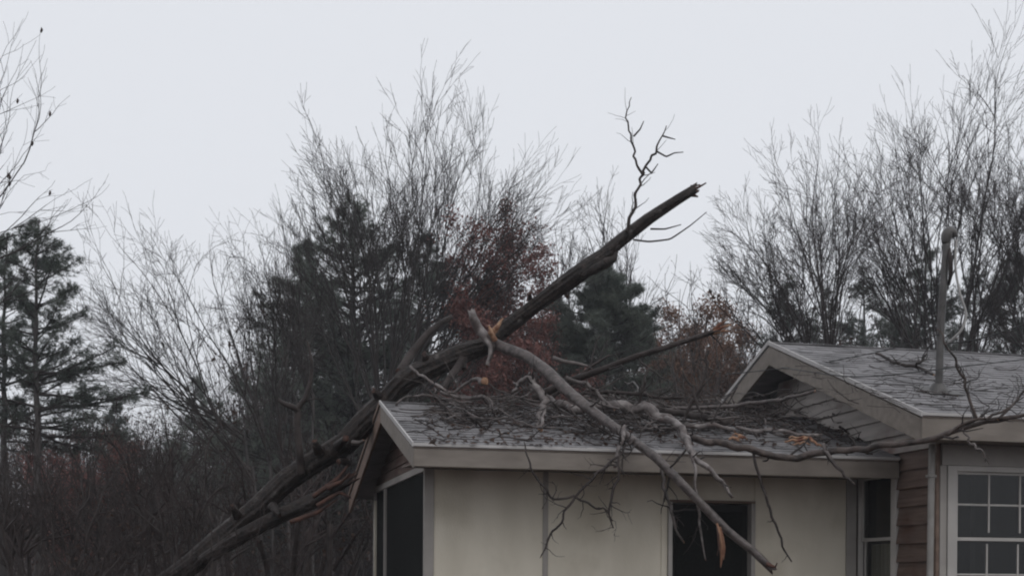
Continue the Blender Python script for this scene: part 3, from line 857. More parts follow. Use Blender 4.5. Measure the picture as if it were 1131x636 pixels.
loose('broken_branch', 'short stub pointing down from the eave with an orange broken tip',
      [(908, 488, 14.5), (914, 502, 14.38), (924, 514, 14.36), (936, 526, 14.36), (941, 530, 14.36)], [5, 5, 5.5, 4.5, 1.6], 'limb_grey', 'heartwood', jag=.1)
loose('broken_branch', 'short pale peg hanging over the fascia left of the hanging limb',
      [(689, 470, 14.55), (686, 482, 14.4), (683, 498, 14.3), (679, 514, 14.28)], [5, 6, 5.6, 4.5], 'limb_pale', tw=5, tl=(-.1, -.3))
loose('broken_branch', 'dark twiggy spray hanging in front of the second wall panel',
      [(700, 484, 14.35), (684, 500, 14.2), (663, 518, 14.1), (648, 535, 14.1), (633, 550, 14.1), (620, 571, 14.1), (606, 592, 14.1), (597, 614, 14.1)], [3.4, 3.4, 3.4, 3.4, 3.4, 3.2, 2.6, 1.4], 'limb_dark', tw=8, tl=(-.08, -.28),
      sub=[([(578, 488, 14.25), (582, 506, 14.1), (589, 523, 14.1), (598, 537, 14.1), (611, 550, 14.1), (634, 548, 14.1), (652, 557, 14.1), (668, 563, 14.1), (676, 574, 14.1)], [1.6, 2.2, 2.4, 2.6, 2.8, 3, 2.8, 2.6, 1.6]),
           ([(684, 500, 14.2), (681, 522, 14.1), (676, 545, 14.1), (671, 562, 14.1), (677, 582, 14.1)], [2.6, 3, 3.6, 3, 1.5])])
loose('broken_branch', 'dark upright twig leaning right in the crossed pair behind the ridge',
      [(753, 464, 15.5), (760, 448, 15.5), (767, 434, 15.5), (776, 418, 15.5), (779, 402, 15.5), (781, 388, 15.5)], [4.5, 4.6, 5, 4.6, 4.6, 3.6], 'limb_dark', tw=2)
loose('broken_branch', 'dark upright twig leaning left in the crossed pair behind the ridge',
      [(776, 468, 15.45), (771, 450, 15.45), (767, 434, 15.45), (759, 419, 15.45), (752, 407, 15.45)], [3.6, 3.8, 4, 3.4, 2.2], 'limb_dark', tw=2)
loose('broken_branch', 'thin dark forked twig standing up left of the crossed pair',
      [(704, 450, 15.8), (706, 436, 15.8), (710, 420, 15.8), (714, 405, 15.8)], [4, 3.6, 3.2, 2], 'limb_dark', tw=5, tl=(-.1, -.3))
loose('broken_branch', 'straight dark pole lying level just above the roof ridge',
      [(636, 436, 16.3), (665, 433, 16.3), (700, 435, 16.25), (728, 438, 16.2), (752, 438, 16.2)], [4, 5, 5, 4.6, 3.6], 'limb_dark', tw=4)
loose('broken_branch', 'pale knobby stick tilted down above the ridge beside the hanging limb',
      [(624, 417, 16.1), (640, 423, 16.0), (656, 430, 15.9), (664, 440, 15.8), (676, 451, 15.7)], [6, 5.4, 5, 4.6, 4], 'limb_grey', tw=4)
loose('broken_branch', 'long slender branch rising to the right under the right hand gable',
      [(735, 452, 16.1), (770, 449, 16.0), (805, 447, 15.9), (832, 444, 15.7), (856, 441, 15.5), (878, 434, 15.2), (898, 430, 15.0)], [5, 5.4, 5.6, 5.6, 5.4, 4.6, 4], 'limb_grey', tw=5)
loose('broken_branch', 'pale twig arching from the trunk down to the left roof end',
      [(452, 405, 16.7), (458, 413, 16.6), (468, 416, 16.5), (480, 425, 16.4), (494, 433, 16.25), (512, 440, 16.1)], [3.4, 3.6, 3.8, 3.6, 3.4, 3], 'limb_pale', tw=4)
loose('broken_branch', 'curved pale twig lying at the left end of the roof ridge',
      [(436, 449, 16.1), (440, 443, 16.1), (449, 439, 16.1), (465, 438, 16.1), (482, 439, 16.05), (500, 442, 16)], [3, 3.4, 4, 4, 3.8, 3], 'limb_grey', tw=5, tl=(-.1, -.25))
loose('broken_branch', 'pale elbow shaped branch on the left part of the roof',
      [(485, 433, 16.0), (505, 438, 15.9), (522, 440, 15.8), (532, 437, 15.75), (540, 444, 15.6), (546, 458, 15.4), (550, 466, 15.2)], [4, 5, 5, 5, 5, 4.6, 3.4], 'limb_grey', tw=7)
loose('broken_branch', 'dark forked branch sloping down the left part of the roof',
      [(478, 436, 16.0), (494, 443, 15.8), (508, 450, 15.6), (518, 460, 15.35), (530, 470, 15.1), (548, 478, 14.9), (560, 478, 14.85)], [4.6, 5, 5, 5, 4.6, 4, 2.5], 'limb_dark', tw=9,
      sub=[([(508, 450, 15.6), (512, 466, 15.2), (506, 478, 14.95)], [3.6, 3, 2])])
loose('broken_branch', 'grey stub ending in a round orange break above the roof',
      [(497, 436, 16.1), (508, 427, 16.1), (518, 421, 16.1), (528, 420, 15.9), (534, 421, 15.7)], [4, 4.4, 5, 7.5, 11], 'limb_grey', 'heartwood', S=12, jag=.03, amp=.25)
loose('broken_branch', 'small stick with an orange tip standing on the roof below the pale split branch',
      [(601, 448, 15.5), (600, 458, 15.35), (597, 467, 15.15), (596, 474, 15.05)], [3, 4, 5, 6], 'limb_pale', 'heartwood', jag=.04)
loose('broken_branch', 'brown torn slab of wood lying by the eave under the right gable',
      [(866, 486, 14.95), (880, 483, 14.95), (892, 482, 14.9), (900, 486, 14.8), (907, 491, 14.7)], [2, 4, 4.5, 3, 1.2], 'heartwood', 'heartwood', amp=.45, jag=.06,
      sub=[([(870, 482, 14.95), (882, 480, 14.95), (896, 482, 14.9)], [1.4, 2.6, 1.2]), ([(874, 489, 14.85), (886, 487, 14.85), (894, 489, 14.8)], [1.2, 2.4, 1])])
loose('broken_branch', 'orange splintered chunk at the end of the dark log on the roof',
      [(804, 484, 14.95), (812, 482, 14.95), (821, 481, 14.9)], [2.6, 4.4, 2], 'heartwood', 'heartwood', amp=.5, jag=.06, sub=[([(808, 479, 14.98), (815, 478, 14.98), (824, 483, 14.9)], [1.4, 2.4, 1])])
loose('broken_branch', 'slim grey branch lying across the right part of the low roof',
      [(812, 470, 15.3), (835, 474, 15.2), (860, 474, 15.2), (884, 478, 15.05), (905, 478, 15.1)], [5, 5.6, 5.6, 5, 3.6], 'limb_pale', tw=5)
loose('broken_branch', 'dark twig lying on the right hand roof left of the mast',
      [(966, 388, 16.9), (978, 393, 16.75), (990, 399, 16.5), (1004, 402, 16.4), (1016, 404, 16.3), (1030, 411, 15.9)], [3.4, 4, 4.4, 4.4, 4, 2.4], 'limb_dark', tw=4, tl=(-.1, -.35),
      sub=[([(1010, 402, 16.3), (1017, 393, 16.3), (1022, 388, 16.3)], [3.6, 3.2, 2])])
loose('broken_branch', 'dark flat twig on the right hand roof just below the mast',
      [(984, 431, 15.0), (1000, 432, 14.95), (1020, 430, 15.0), (1038, 432, 14.95), (1056, 434, 14.85)], [2.6, 3.4, 3.4, 3, 2], 'limb_dark', tw=5, tl=(-.1, -.3))
loose('broken_branch', 'pale thin twig hanging below the right fascia beside the front window',
      [(1062, 470, 13.5), (1068, 482, 13.5), (1075, 490, 13.5), (1082, 494, 13.5), (1087, 503, 13.5)], [2, 2.6, 3, 3, 2], 'limb_pale', tw=2, tl=(-.05, -.15))

# fine twig litter and leaves caught on the two roofs
def litter(n, wing, xr, yr, lr, rr, hmax, seed, dens=None):
    rg = np.random.default_rng(seed)
    P0 = []
    while len(P0) < n:
        x, y = rg.uniform(*xr), rg.uniform(*yr)
        if dens is not None and rg.random() > dens(x, y): continue
        P0.append(on_roof(x, y, wing))
    P0 = np.array(P0)
    K = 5
    sl = W_S if wing else M_S
    az = rg.uniform(0, 2 * np.pi, n)
    e1 = np.array([cT, sT, 0.0])
    e2 = unit(np.array([-sT, cT, sl]))
    nr = np.cross(e1, e2)
    D = np.cos(az)[:, None] * e1 + np.sin(az)[:, None] * e2 + nr * rg.normal(0, .12, n)[:, None]
    ln = rg.uniform(*lr, n)[:, None]
    out = np.empty((n, K, 3))
    h = np.abs(rg.normal(0, hmax, n))[:, None] + .022
    out[:, 0] = P0 + nr * h - D * ln / 2
    for k in range(1, K):
        D = unit(D + rg.normal(0, .22, (n, 3)))
        out[:, k] = out[:, k - 1] + D * ln / (K - 1)
    # never below the roof
    dist = ((out - P0[:, None]) * nr).sum(-1)
    out += nr * np.maximum(.02 - dist, 0)[..., None]
    r = rg.uniform(*rr, n)[:, None] * np.linspace(1, .45, K)[None]
    return out, r, P0, nr

def wd(x, y):
    a = .12
    if 470 < x < 640: a = .9 if y < 474 else .25
    if 640 <= x < 860: a = 1.0 if y < 482 else .45
    if x >= 860: a = .5
    return a * (.35 + .65 * (math.sin(x * .07 + 1) * math.sin(y * .16 + x * .02) > -.15))
o1, r1, P0, nr = litter(560, True, (445, 985), (447, 492), (.12, .75), (.003, .010), .05, 3, wd)
V, Fs = tubes(o1, r1, 4)
tag(link('roof_twig_litter', np_mesh('roof_twig_litter', V, Fs), 'limb_dark'), 'tangle of small dark broken twigs strewn over the low roof', 'twig litter', kind='stuff')
o1, r1, P0, nr = litter(190, True, (470, 960), (447, 490), (.15, 1.0), (.006, .018), .11, 8, wd)
V, Fs = tubes(o1, r1, 5)
tag(link('roof_stick_litter', np_mesh('roof_stick_litter', V, Fs), 'limb_grey'), 'greyish sticks of all lengths mixed into the tangle on the low roof', 'stick litter', kind='stuff')
def hd(x, y): return 1.0 if (480 < x < 580 and y < 468) or (630 < x < 790 and y < 472) else 0.0
o1, r1, P0, nr = litter(150, True, (478, 800), (448, 474), (.2, .8), (.003, .009), .16, 15, hd)
V, Fs = tubes(o1, r1, 4)
tag(link('roof_twig_litter', np_mesh('roof_twig_litter', V, Fs), 'limb_brown'), 'raised heap of crossing brown twigs piled near the ridge of the low roof', 'twig litter', kind='stuff')
def md(x, y): return .9 if (x > 880 and abs(y - (395 + (x - 900) * .25)) < 25) else .25
o1, r1, P0m, nrm_ = litter(170, False, (880, 1131), (395, 452), (.06, .5), (.0025, .006), .006, 4, md)
V, Fs = tubes(o1, r1, 4)
tag(link('roof_twig_litter', np_mesh('roof_twig_litter', V, Fs), 'limb_dark'), 'scattered short dark twigs on the right hand roof around the mast', 'twig litter', kind='stuff')

def leaves(pos, nrm_hint, size, seed, flat=.3):
    rg = np.random.default_rng(seed)
    n = len(pos)
    a = rg.normal(size=(n, 3))
    nn = unit(nrm_hint + a * flat) if nrm_hint is not None else unit(a)
    t = unit(np.cross(nn, rg.normal(size=(n, 3))))
    b = np.cross(nn, t)
    s = rg.uniform(*size, n)[:, None]
    V = np.stack([pos - t * s, pos + b * s * .55 + nn * s * .15, pos + t * s, pos - b * s * .55 + nn * s * .15], 1).reshape(-1, 3)
    q = np.arange(n)[:, None] * 4
    return V, np.concatenate([q + np.array([[0, 1, 2]]), q + np.array([[0, 2, 3]])])
rg = np.random.default_rng(6)
lp = np.array([on_roof(rg.uniform(470, 980), rg.uniform(455, 494), True) for _ in range(900)]) + nr * .025
V, T = leaves(lp, nr[None], (.025, .05), 2)
tag(link('fallen_leaves', np_mesh('fallen_leaves', V, T, smooth=False), 'leaf_brown'), 'wet brown leaves stuck among the twigs on the low roof', 'leaves', kind='stuff')

# =================================================================== TREES
def reseed(label, dep=0):
    global rng
    rng = np.random.default_rng(zlib.crc32(label.encode()) + int(dep * 1000))

def finish_tree(e, parts_trunk, crown_parts, m_trunk, m_crown, extra=None):
    for nm, V, Q in parts_trunk:
        link(nm, np_mesh(nm, V, Q), m_trunk, e)
    V, Fs = merge(crown_parts)
    link('crown', np_mesh('crown', V, Fs), m_crown, e)
    if extra is not None:
        V, T, m = extra
        link('foliage', np_mesh('foliage', V, T, smooth=False), m, e)

def bare_tree(name, label, bx, dep, tips, r0, n2=10, n3=8, n4=6, spread=1.5, ctrl=(.35, .5), group=None, m=('trunk_tree', 'twig'),
              up2=.10, ang2=(.3, .7), L2=(.22, .5), L3=(.25, .5), t2=.25, leaf=None, base_spread=.25, curl=.0, ang3=(.35, .8), wander=.12, rtw=.005, up3=.06):
    reseed(label, dep)
    b = P(bx, 640, dep); b[2] = ground_z(b[0], b[1]) - .2
    e = empty(name, tuple(b))
    tag(e, label, 'tree', group)
    K = 14
    stems, rads, tparts = [], [], []
    for k, tpx in enumerate(tips):
        dd = dep + (rng.normal() * spread if k else 0)
        tip = P(tpx[0], tpx[1], dd)
        st = b + np.array([rng.normal() * base_spread, rng.normal() * base_spread, 0]) * (k > 0)
        w = tpx[2] if len(tpx) > 2 else 1.0
        c = st + np.array([(tip[0] - st[0]) * ctrl[0], (tip[1] - st[1]) * ctrl[0], (tip[2] - st[2]) * ctrl[1]])
        s = bez(st, c, tip, K)
        wig = rng.normal(size=(K, 3)) * .012 * np.linalg.norm(tip - st)
        wig[0] = 0
        s = s + wig * np.linspace(.2, 1, K)[:, None]
        r = r0 * w * (1 - np.linspace(0, 1, K) * .93)
        stems.append(s); rads.append(np.maximum(r, .006))
        ps = spline(s, 40)
        rr = np.interp(np.linspace(0, 1, 40), np.linspace(0, 1, K), np.maximum(r, .006))
        V, Q = tubes(ps[None], rr[None], 8 if k == 0 else 6)
        tparts.append(('trunk' if k == 0 else 'limb', V - b, Q))
    S, Rr = np.array(stems), np.array(rads)
    parts = []
    a, ra = grow(S, Rr, n2 * len(tips), t2, .98, ang2, L2, up2, wander, 8, .62, rtw * 1.8, .25)
    parts.append(tubes(a, ra, 4))
    c, rc = grow(a, ra, n2 * n3 * len(tips), .15, 1, ang3, L3, up3, wander, 6, .6, rtw * 1.2, .4)
    c2, rc2 = grow(S, Rr, n3 * 3 * len(tips), .5, 1, ang3, (.08, .2), up3, wander, 6, .5, rtw * 1.2, .4)
    parts += [tubes(c, rc, 3), tubes(c2, rc2, 3)]
    tipsrc = c
    if n4:
        d, rd = grow(np.concatenate([c, c2]), np.concatenate([rc, rc2]), (n2 * n3 * len(tips)) * n4, .1, 1, (.35, .85), (.25, .6), up3 * .8, wander, 4, .75, rtw, .5)
        parts.append(tubes(d, rd, 3))
        tipsrc = d
    parts = [(V - b, Q) for V, Q in parts]
    extra = None
    if leaf:
        nl, size, mm, zlo = leaf
        idx = rng.integers(0, len(tipsrc), nl)
        kk = rng.integers(1, tipsrc.shape[1], nl)
        pos = tipsrc[idx, kk] + rng.normal(size=(nl, 3)) * size[1] * 2.2
        V, T = leaves(pos, None, size, int(rng.integers(1e6)))
        extra = (V - b, T, mm)
    finish_tree(e, tparts, parts, m[0], m[1], extra)
    return e

def fan_tree(name, label, bx, fork, dep, hull, stems=18, gens=7, r=.05, trunks=4, group=None, m=('trunk_tree', 'twig'), dspread=.35, sig=.25, up=.03, tspread=1.0, mult=2.5, cat='tree', seg=(.33, .2, .15, .12, .09, .07, .05, .04)):
    """bare tree by repeated forking; hull = [(degrees from vertical in view, crown reach in pixels)]"""
    reseed(label, dep)
    b = P(bx, 640, dep); b[2] = ground_z(b[0], b[1]) - .2
    e = empty(name, tuple(b))
    tag(e, label, cat, group)
    pm = dep / F
    ha, hl = [h[0] for h in hull], [h[1] for h in hull]
    a0, a1 = ha[0], ha[-1]
    fk, tbs = [], []
    for k in range(trunks):
        f = (k + .5) / trunks - .5
        q = P(fork[0] + f * tspread * (a1 - a0) * .9, fork[1] + rng.normal() * 12, dep)
        q[1] += rng.normal() * .6 * (trunks > 1)
        base = b + np.array([f * tspread * (a1 - a0) * .012 + rng.normal() * .1, rng.normal() * .2, 0]) * (trunks > 1)
        mid = base * .5 + q * .5 + rng.normal(size=3) * .10 * np.array([1, 1, 0])
        p = spline(np.array([base, mid, q]), 14)
        rr = np.linspace(r * 1.9, r * 1.25, 14)
        V, Q = tubes(p[None], rr[None], 8)
        link('trunk' if k == 0 else 'limb', np_mesh('trunk', V - b, Q), m[0], e)
        fk.append(q); tbs.append(base)
    fk, tb = np.array(fk), np.array(tbs)
    u = (np.arange(stems) + rng.uniform(.1, .9, stems)) / stems
    ang = a0 + (a1 - a0) * u
    L = np.interp(ang, ha, hl) * pm * rng.uniform(.86, 1.04, stems)
    ti = np.clip((u * trunks).astype(int), 0, trunks - 1)
    low = (rng.random(stems) ** 1.6 * (.30 if trunks > 1 else .12))[:, None]
    pos = fk[ti] * (1 - low) + tb[ti] * low
    L = L * (1 + .25 * low[:, 0])
    an = np.radians(ang)
    D = unit(np.stack([np.sin(an), rng.normal(size=stems) * dspread, np.cos(an)], 1))
    parts = []
    for gq in range(gens):
        n = len(pos)
        K = 6 if gq < 2 else 4
        ln = L * seg[gq] * rng.uniform(.75, 1.25, n)
        out = np.empty((n, K, 3)); out[:, 0] = pos
        d = D
        for k in range(1, K):
            d = unit(d + rng.normal(size=(n, 3)) * (.06 if gq < 3 else .10) + np.array([0, 0, up * .5]))
            out[:, k] = out[:, k - 1] + d * (ln / (K - 1))[:, None]
        r0 = r * .66 ** gq * rng.uniform(.8, 1.15, n)
        rr = np.maximum(r0[:, None] * np.linspace(1, .7, K)[None], .0047 * dep / 41)
        parts.append(tubes(out, rr, 5 if gq < 2 else 3))
        if gq == gens - 1: break
        cnt = 2 + (rng.random(n) < mult - 2)
        pi = np.repeat(np.arange(n), cnt)
        first = np.r_[True, pi[1:] != pi[:-1]]
        nn = len(pi)
        t = np.where(first, 1.0, rng.uniform(.35, 1.0, nn)) * (K - 1)
        i0 = np.clip(t.astype(int), 0, K - 2)
        w = (t - i0)[:, None]
        pos = out[pi, i0] * (1 - w) + out[pi, i0 + 1] * w
        T = unit(out[pi, i0 + 1] - out[pi, i0])
        pv = rng.normal(size=(nn, 3)); pv = unit(pv - (pv * T).sum(1, keepdims=True) * T)
        sg = sig * (1 + .12 * gq)
        aa = np.where(first, rng.normal(0, sg * .4, nn), rng.uniform(sg * .9, sg * 2.2, nn))[:, None]
        D = unit(T * np.cos(aa) + pv * np.sin(aa) + np.array([0, 0, up]))
        L = L[pi] * np.where(first, 1.0, rng.uniform(.7, 1.0, nn))
    V, Fs = merge([(V - b, Q) for V, Q in parts])
    link('crown', np_mesh('crown', V, Fs), m[1], e)
    return e

def conifer(name, label, tx, ty, dep, lo_y, width, n_b=90, tufts=26, m='needles', dense=1.0, shape=1.0, group='evergreens in the woods', blade=.17, up=.18, lean=0, nb_needles=16, wpow=.8):
    """tip pixel, lowest bough pixel y, half width in pixels at the base of the crown"""
    reseed(label, dep)
    top = P(tx, ty, dep)
    b = P(tx + lean, 640, dep); b[2] = ground_z(b[0], b[1]) - .2
    e = empty(name, tuple(b))
    tag(e, label, 'tree', group)
    H = top[2] - b[2]
    zlo = P(tx, lo_y, dep)[2]
    K = 20
    t = np.linspace(0, 1, K)[:, None]
    tr = b * (1 - t) + top * t + rng.normal(size=(K, 3)) * .03 * np.array([1, 1, 0])
    rr = (H * .013) * (1 - t[:, 0] * .95) + .01
    V, Q = tubes(tr[None], rr[None], 8)
    tparts = [('trunk', V - b, Q)]
    # boughs
    u = rng.random(n_b) ** .85
    u = np.sort(u)
    z = zlo + (top[2] - .1 - zlo) * u
    Wm = width * dep / F
    prof = (1 - u) ** wpow * shape + (1 - shape) * np.sqrt(np.clip(1 - u, 0, 1))
    ln = np.maximum(Wm * prof * rng.uniform(.55, 1.15, n_b), .25)
    az = rng.uniform(0, 2 * np.pi, n_b)
    f = (z - b[2]) / H
    org = b + (top - b) * f[:, None]
    D = np.stack([np.cos(az), np.sin(az), rng.uniform(-.1, .35, n_b) + u * .5], 1)
    D = unit(D)
    KB = 8
    B = np.empty((n_b, KB, 3)); B[:, 0] = org
    for k in range(1, KB):
        D = unit(D + np.array([0, 0, (up - .1 if k < 4 else up) * .5]) + rng.normal(size=(n_b, 3)) * .07)
        B[:, k] = B[:, k - 1] + D * (ln / (KB - 1))[:, None]
    rb = (ln * .014 + .006)[:, None] * np.linspace(1, .3, KB)[None]
    parts = [tubes(B, rb, 4)]
    # side sprays
    ns = int(n_b * tufts * .5)
    sp, rs = grow(B, rb, ns, .18, 1.0, (.5, 1.2), (.16, .46), .06, .12, 5, .5, .003, .4)
    sp[:, :, 2] = sp[:, :1, 2] + (sp[:, :, 2] - sp[:, :1, 2]) * .45
    parts.append(tubes(sp, rs, 3))
    V1, F1 = merge(parts)
    nq = sum(len(x) for x in F1)
    # needle tufts on sprays and bough ends
    nt = int(n_b * tufts * dense * 1.6)
    allp = np.concatenate([sp[:, 1:].reshape(-1, 3), np.repeat(sp[:, -1], 2, axis=0), B[:, 4:].reshape(-1, 3)])
    ax = np.concatenate([np.repeat(unit(sp[:, -1] - sp[:, 0]), sp.shape[1] - 1, axis=0), np.repeat(unit(sp[:, -1] - sp[:, -2]), 2, axis=0), np.repeat(unit(B[:, -1] - B[:, -2]), KB - 4, axis=0)])
    idx = rng.integers(0, len(allp), nt)
    c = np.repeat(allp[idx] + rng.normal(size=(nt, 3)) * .05, nb_needles, axis=0)
    A = np.repeat(ax[idx], nb_needles, axis=0)
    n = len(c)
    d = unit(A * .7 + rng.normal(size=(n, 3)) * .75 + np.array([0, 0, .15]))
    l = rng.uniform(.6, 1.2, n)[:, None] * blade
    sd = unit(np.cross(d, rng.normal(size=(n, 3)))) * (blade * .036)
    V2 = np.stack([c - sd, c + sd, c + d * l], 1).reshape(-1, 3)
    T2 = np.arange(n * 3).reshape(n, 3)
    link_parts = []
    for nm, VV, QQ in tparts:
        link(nm, np_mesh(nm, VV, QQ), 'trunk_tree', e)
    link('boughs', np_mesh('boughs', V1 - b, F1), 'twig', e)
    link('crown', np_mesh('crown', V2 - b, T2, smooth=False), m, e)
    return e

# -- the big vase-shaped bare maple behind the house
fan_tree('bare_maple', 'largest bare many stemmed tree in the middle behind the fallen trunk', 428, (428, 430), 41, [(-21, 275), (-15, 315), (-8, 340), (0, 355), (10, 372), (20, 380), (28, 395), (35, 335), (43, 245)], 36, 7, .038, 6, None, ('trunk_tree', 'twig'), .3, .17, .02, .8, 2.55)
# -- left arching bare tree
fan_tree('bare_tree', 'wide arching bare tree between the left pine and the big middle tree', 300, (290, 500), 36, [(-62, 225), (-50, 290), (-36, 345), (-28, 335), (-16, 300), (-2, 285), (6, 230), (14, 180)], 20, 7, .034, 4, None, ('trunk_tree', 'twig'), .3, .24, .02, .7)
fan_tree('bare_tree', 'slim bare tree leaning left against the dark evergreen in the middle', 352, (345, 420), 38, [(-28, 195), (-18, 225), (-5, 210), (2, 160)], 8, 6, .03, 1, None, ('trunk_tree', 'twig'), .25, .24, .02, .7)
# -- tree at the far left edge, hanging pods
e = fan_tree('bare_tree', 'near bare tree at the left edge with a few hanging seed pods', -150, (-125, 330), 24, [(-30, 330), (0, 380), (20, 385), (28, 390), (36, 340), (44, 285), (54, 245), (62, 215)], 17, 6, .026, 2, None, ('trunk_tree', 'twig_far'), .15, .26, .02, .5, mult=2.2)
cr = [c for c in e.children if c.name.startswith('crown')][0]
cv = np.empty(len(cr.data.vertices) * 3, dtype=np.float32); cr.data.vertices.foreach_get('co', cv); cv = cv.reshape(-1, 3)
cw = cv + np.array(e.location)
sx, sy = CX + cw[:, 0] / cw[:, 1] * F, HY - (cw[:, 2] - EYE) / cw[:, 1] * F
cand = np.where((sx > 2) & (sx < 62) & (sy > 5) & (sy < 215))[0]
for c in cv[np.random.default_rng(4).choice(cand, min(8, len(cand)), replace=False)] if len(cand) else []:
    tube_obj('seed_pod', [c + np.array([0, 0, .01]), c + np.array([.01, 0, -.03]), c + np.array([0, 0, -.06]), c + np.array([0, 0, -.09])], [.003, .019, .022, .005], 'leaf_brown', e, 6, 10)
# -- left pine: two stems, airy plates
conifer('pine_tree', 'tall airy pine with plated boughs at the left edge', 40, 246, 33, 490, 118, 74, 46, 'needles', 1.0, .55, up=.10, blade=.14, nb_needles=14)
conifer('pine_tree', 'narrow pine cut by the left edge beside the taller airy pine', 4, 262, 35, 500, 90, 60, 40, 'needles', 1.0, .5, up=.10, blade=.14, nb_needles=14)
# -- dark evergreens behind the big maple
conifer('evergreen_tree', 'dark evergreen behind the left half of the big middle tree', 388, 216, 47, 600, 200, 210, 42, 'needles_b', 1.0, .8, up=.08)
conifer('evergreen_tree', 'evergreen just left of the dark one behind the middle tree', 336, 268, 49, 600, 150, 170, 38, 'needles_b', 1.0, .8, up=.08)
conifer('evergreen_tree', 'small dark evergreen behind the right stems of the big middle tree', 470, 258, 50, 600, 140, 170, 36, 'needles', 1.0, .8, up=.08)
conifer('evergreen_tree', 'rounded green evergreen below the snapped trunk top', 664, 290, 44, 620, 142, 250, 44, 'needles_b', 2.0, .3, up=.06, wpow=.9)
conifer('evergreen_tree', 'narrow evergreen left of the rounded green one', 612, 328, 48, 610, 100, 150, 34, 'needles', 1.0, .6, up=.08)
conifer('evergreen_tree', 'dim evergreen above the peak of the right hand gable', 868, 304, 52, 600, 100, 150, 28, 'needles', .9, .8, up=.08)
conifer('evergreen_tree', 'dark evergreen behind the service mast', 1020, 262, 50, 600, 130, 190, 28, 'needles', 1.0, .8, up=.08)
conifer('evergreen_tree', 'evergreen between the mast and the dim gable evergreen', 952, 296, 54, 600, 105, 150, 28, 'needles', .9, .8, up=.08)
conifer('evergreen_tree', 'distant grey evergreen left of the service mast low over the ridge', 985, 300, 64, 610, 120, 150, 26, 'needles', 1.2, .8, up=.08)
conifer('evergreen_tree', 'distant grey evergreen right of the service mast low over the ridge', 1074, 290, 64, 610, 125, 150, 26, 'needles', 1.2, .8, up=.08)
conifer('evergreen_tree', 'distant grey evergreen directly over the right gable slope', 910, 318, 66, 610, 120, 150, 26, 'needles', 1.2, .8, up=.08)
conifer('evergreen_tree', 'small distant evergreen low between the left pine and arching tree', 128, 448, 62, 625, 80, 110, 26, 'needles', 1.2, .8, up=.08)
conifer('evergreen_tree', 'distant evergreen low under the arching bare tree', 214, 418, 62, 625, 90, 120, 26, 'needles_b', 1.2, .8, up=.08)
conifer('evergreen_tree', 'dark evergreen at the right edge above the roof', 1118, 266, 48, 600, 110, 170, 28, 'needles', 1.0, .8, up=.08)
# -- leaf-holding trees
bare_tree('red_leaf_tree', 'tree holding dull red leaves right of the big middle tree', 552, 42.5,
          [(545, 240), (518, 250), (572, 256), (594, 292), (506, 290), (560, 320), (600, 340), (515, 340), (575, 380), (540, 290), (530, 390), (600, 400), (500, 400), (560, 285)], .07, 10, 6, 3, 1.6, (.3, .5), None, ('trunk_tree', 'twig_red'),
          .05, (.4, .9), (.18, .36), leaf=(80000, (.03, .065), 'leaf_red', 0))
bare_tree('orange_leaf_tree', 'low tree with faded orange leaves left of the right hand gable', 768, 50,
          [(745, 345), (775, 336), (803, 342), (725, 355), (825, 362), (760, 372), (790, 382), (712, 382), (838, 385), (735, 400), (770, 410), (810, 400)], .07, 10, 6, 3, 1.6, (.3, .5), None, ('trunk_tree', 'twig_red'),
          .03, (.4, .9), (.18, .36), leaf=(90000, (.03, .065), 'leaf_orange', 0))
bare_tree('red_leaf_tree', 'small dull red leaved tree low at the left below the pine', 80, 44,
          [(50, 492), (85, 480), (112, 484), (36, 505), (135, 498), (158, 490), (70, 520), (120, 520), (25, 500)], .05, 8, 5, 3, 1.0, (.3, .5), None, ('trunk_tree', 'twig_red'), .03, (.4, .9), (.2, .4),
          leaf=(26000, (.025, .055), 'leaf_red', 0))
bare_tree('red_leaf_tree', 'reddish leafed tree low behind the snapped trunk between evergreens', 640, 52,
          [(600, 345), (615, 372), (575, 395), (600, 410), (720, 400), (735, 380)], .08, 8, 6, 3, 1.4, (.3, .5), None, ('trunk_tree', 'twig_red'), .03, (.4, .9), (.2, .4),
          leaf=(45000, (.03, .065), 'leaf_red', 0))
# -- slim bare trees between the middle and the right
fan_tree('bare_tree', 'slim bare tree behind the middle of the snapped trunk', 628, (625, 370), 46, [(-18, 135), (-4, 185), (4, 175), (12, 140)], 8, 6, .032, 2, None, ('trunk_tree', 'twig_far'), .25, .22, .02, .6)
fan_tree('bare_tree', 'slim bare tree behind the shoot on the snapped trunk', 676, (682, 370), 47, [(-14, 170), (-4, 185), (4, 200), (15, 198), (20, 150)], 9, 6, .032, 2, None, ('trunk_tree', 'twig_far'), .25, .22, .02, .6)
bare_tree('bare_tree', 'low bare tree with crooked tips between snapped trunk and right gable', 758, 34,
          [(735, 300), (748, 312), (800, 318), (722, 322), (770, 300)], .05, 7, 5, 2, .8, (.3, .5), None, ('trunk_tree', 'twig'), .03, (.4, .9), (.2, .45), wander=.14)
# -- right hand bare trees
fan_tree('bare_tree', 'bare tree with widespread stems directly above the right gable peak', 905, (905, 390), 43, [(-46, 165), (-36, 215), (-20, 262), (-8, 295), (2, 300), (9, 300), (15, 240)], 22, 7, .034, 4, None, ('trunk_tree', 'twig_far'), .3, .2, .02, .9)
fan_tree('bare_tree', 'tallest bare tree on the right directly behind the mast', 1038, (1040, 380), 45, [(-30, 200), (-22, 260), (-13, 315), (-3, 372), (5, 350), (10, 325), (18, 265), (24, 190)], 26, 7, .038, 5, None, ('trunk_tree', 'twig_far'), .3, .2, .02, .9)
fan_tree('bare_tree', 'bare tree cut by the right edge of the picture', 1150, (1150, 370), 44, [(-32, 150), (-20, 230), (-6, 300), (6, 310), (20, 270)], 18, 7, .034, 4, None, ('trunk_tree', 'twig_far'), .3, .2, .02, .9)

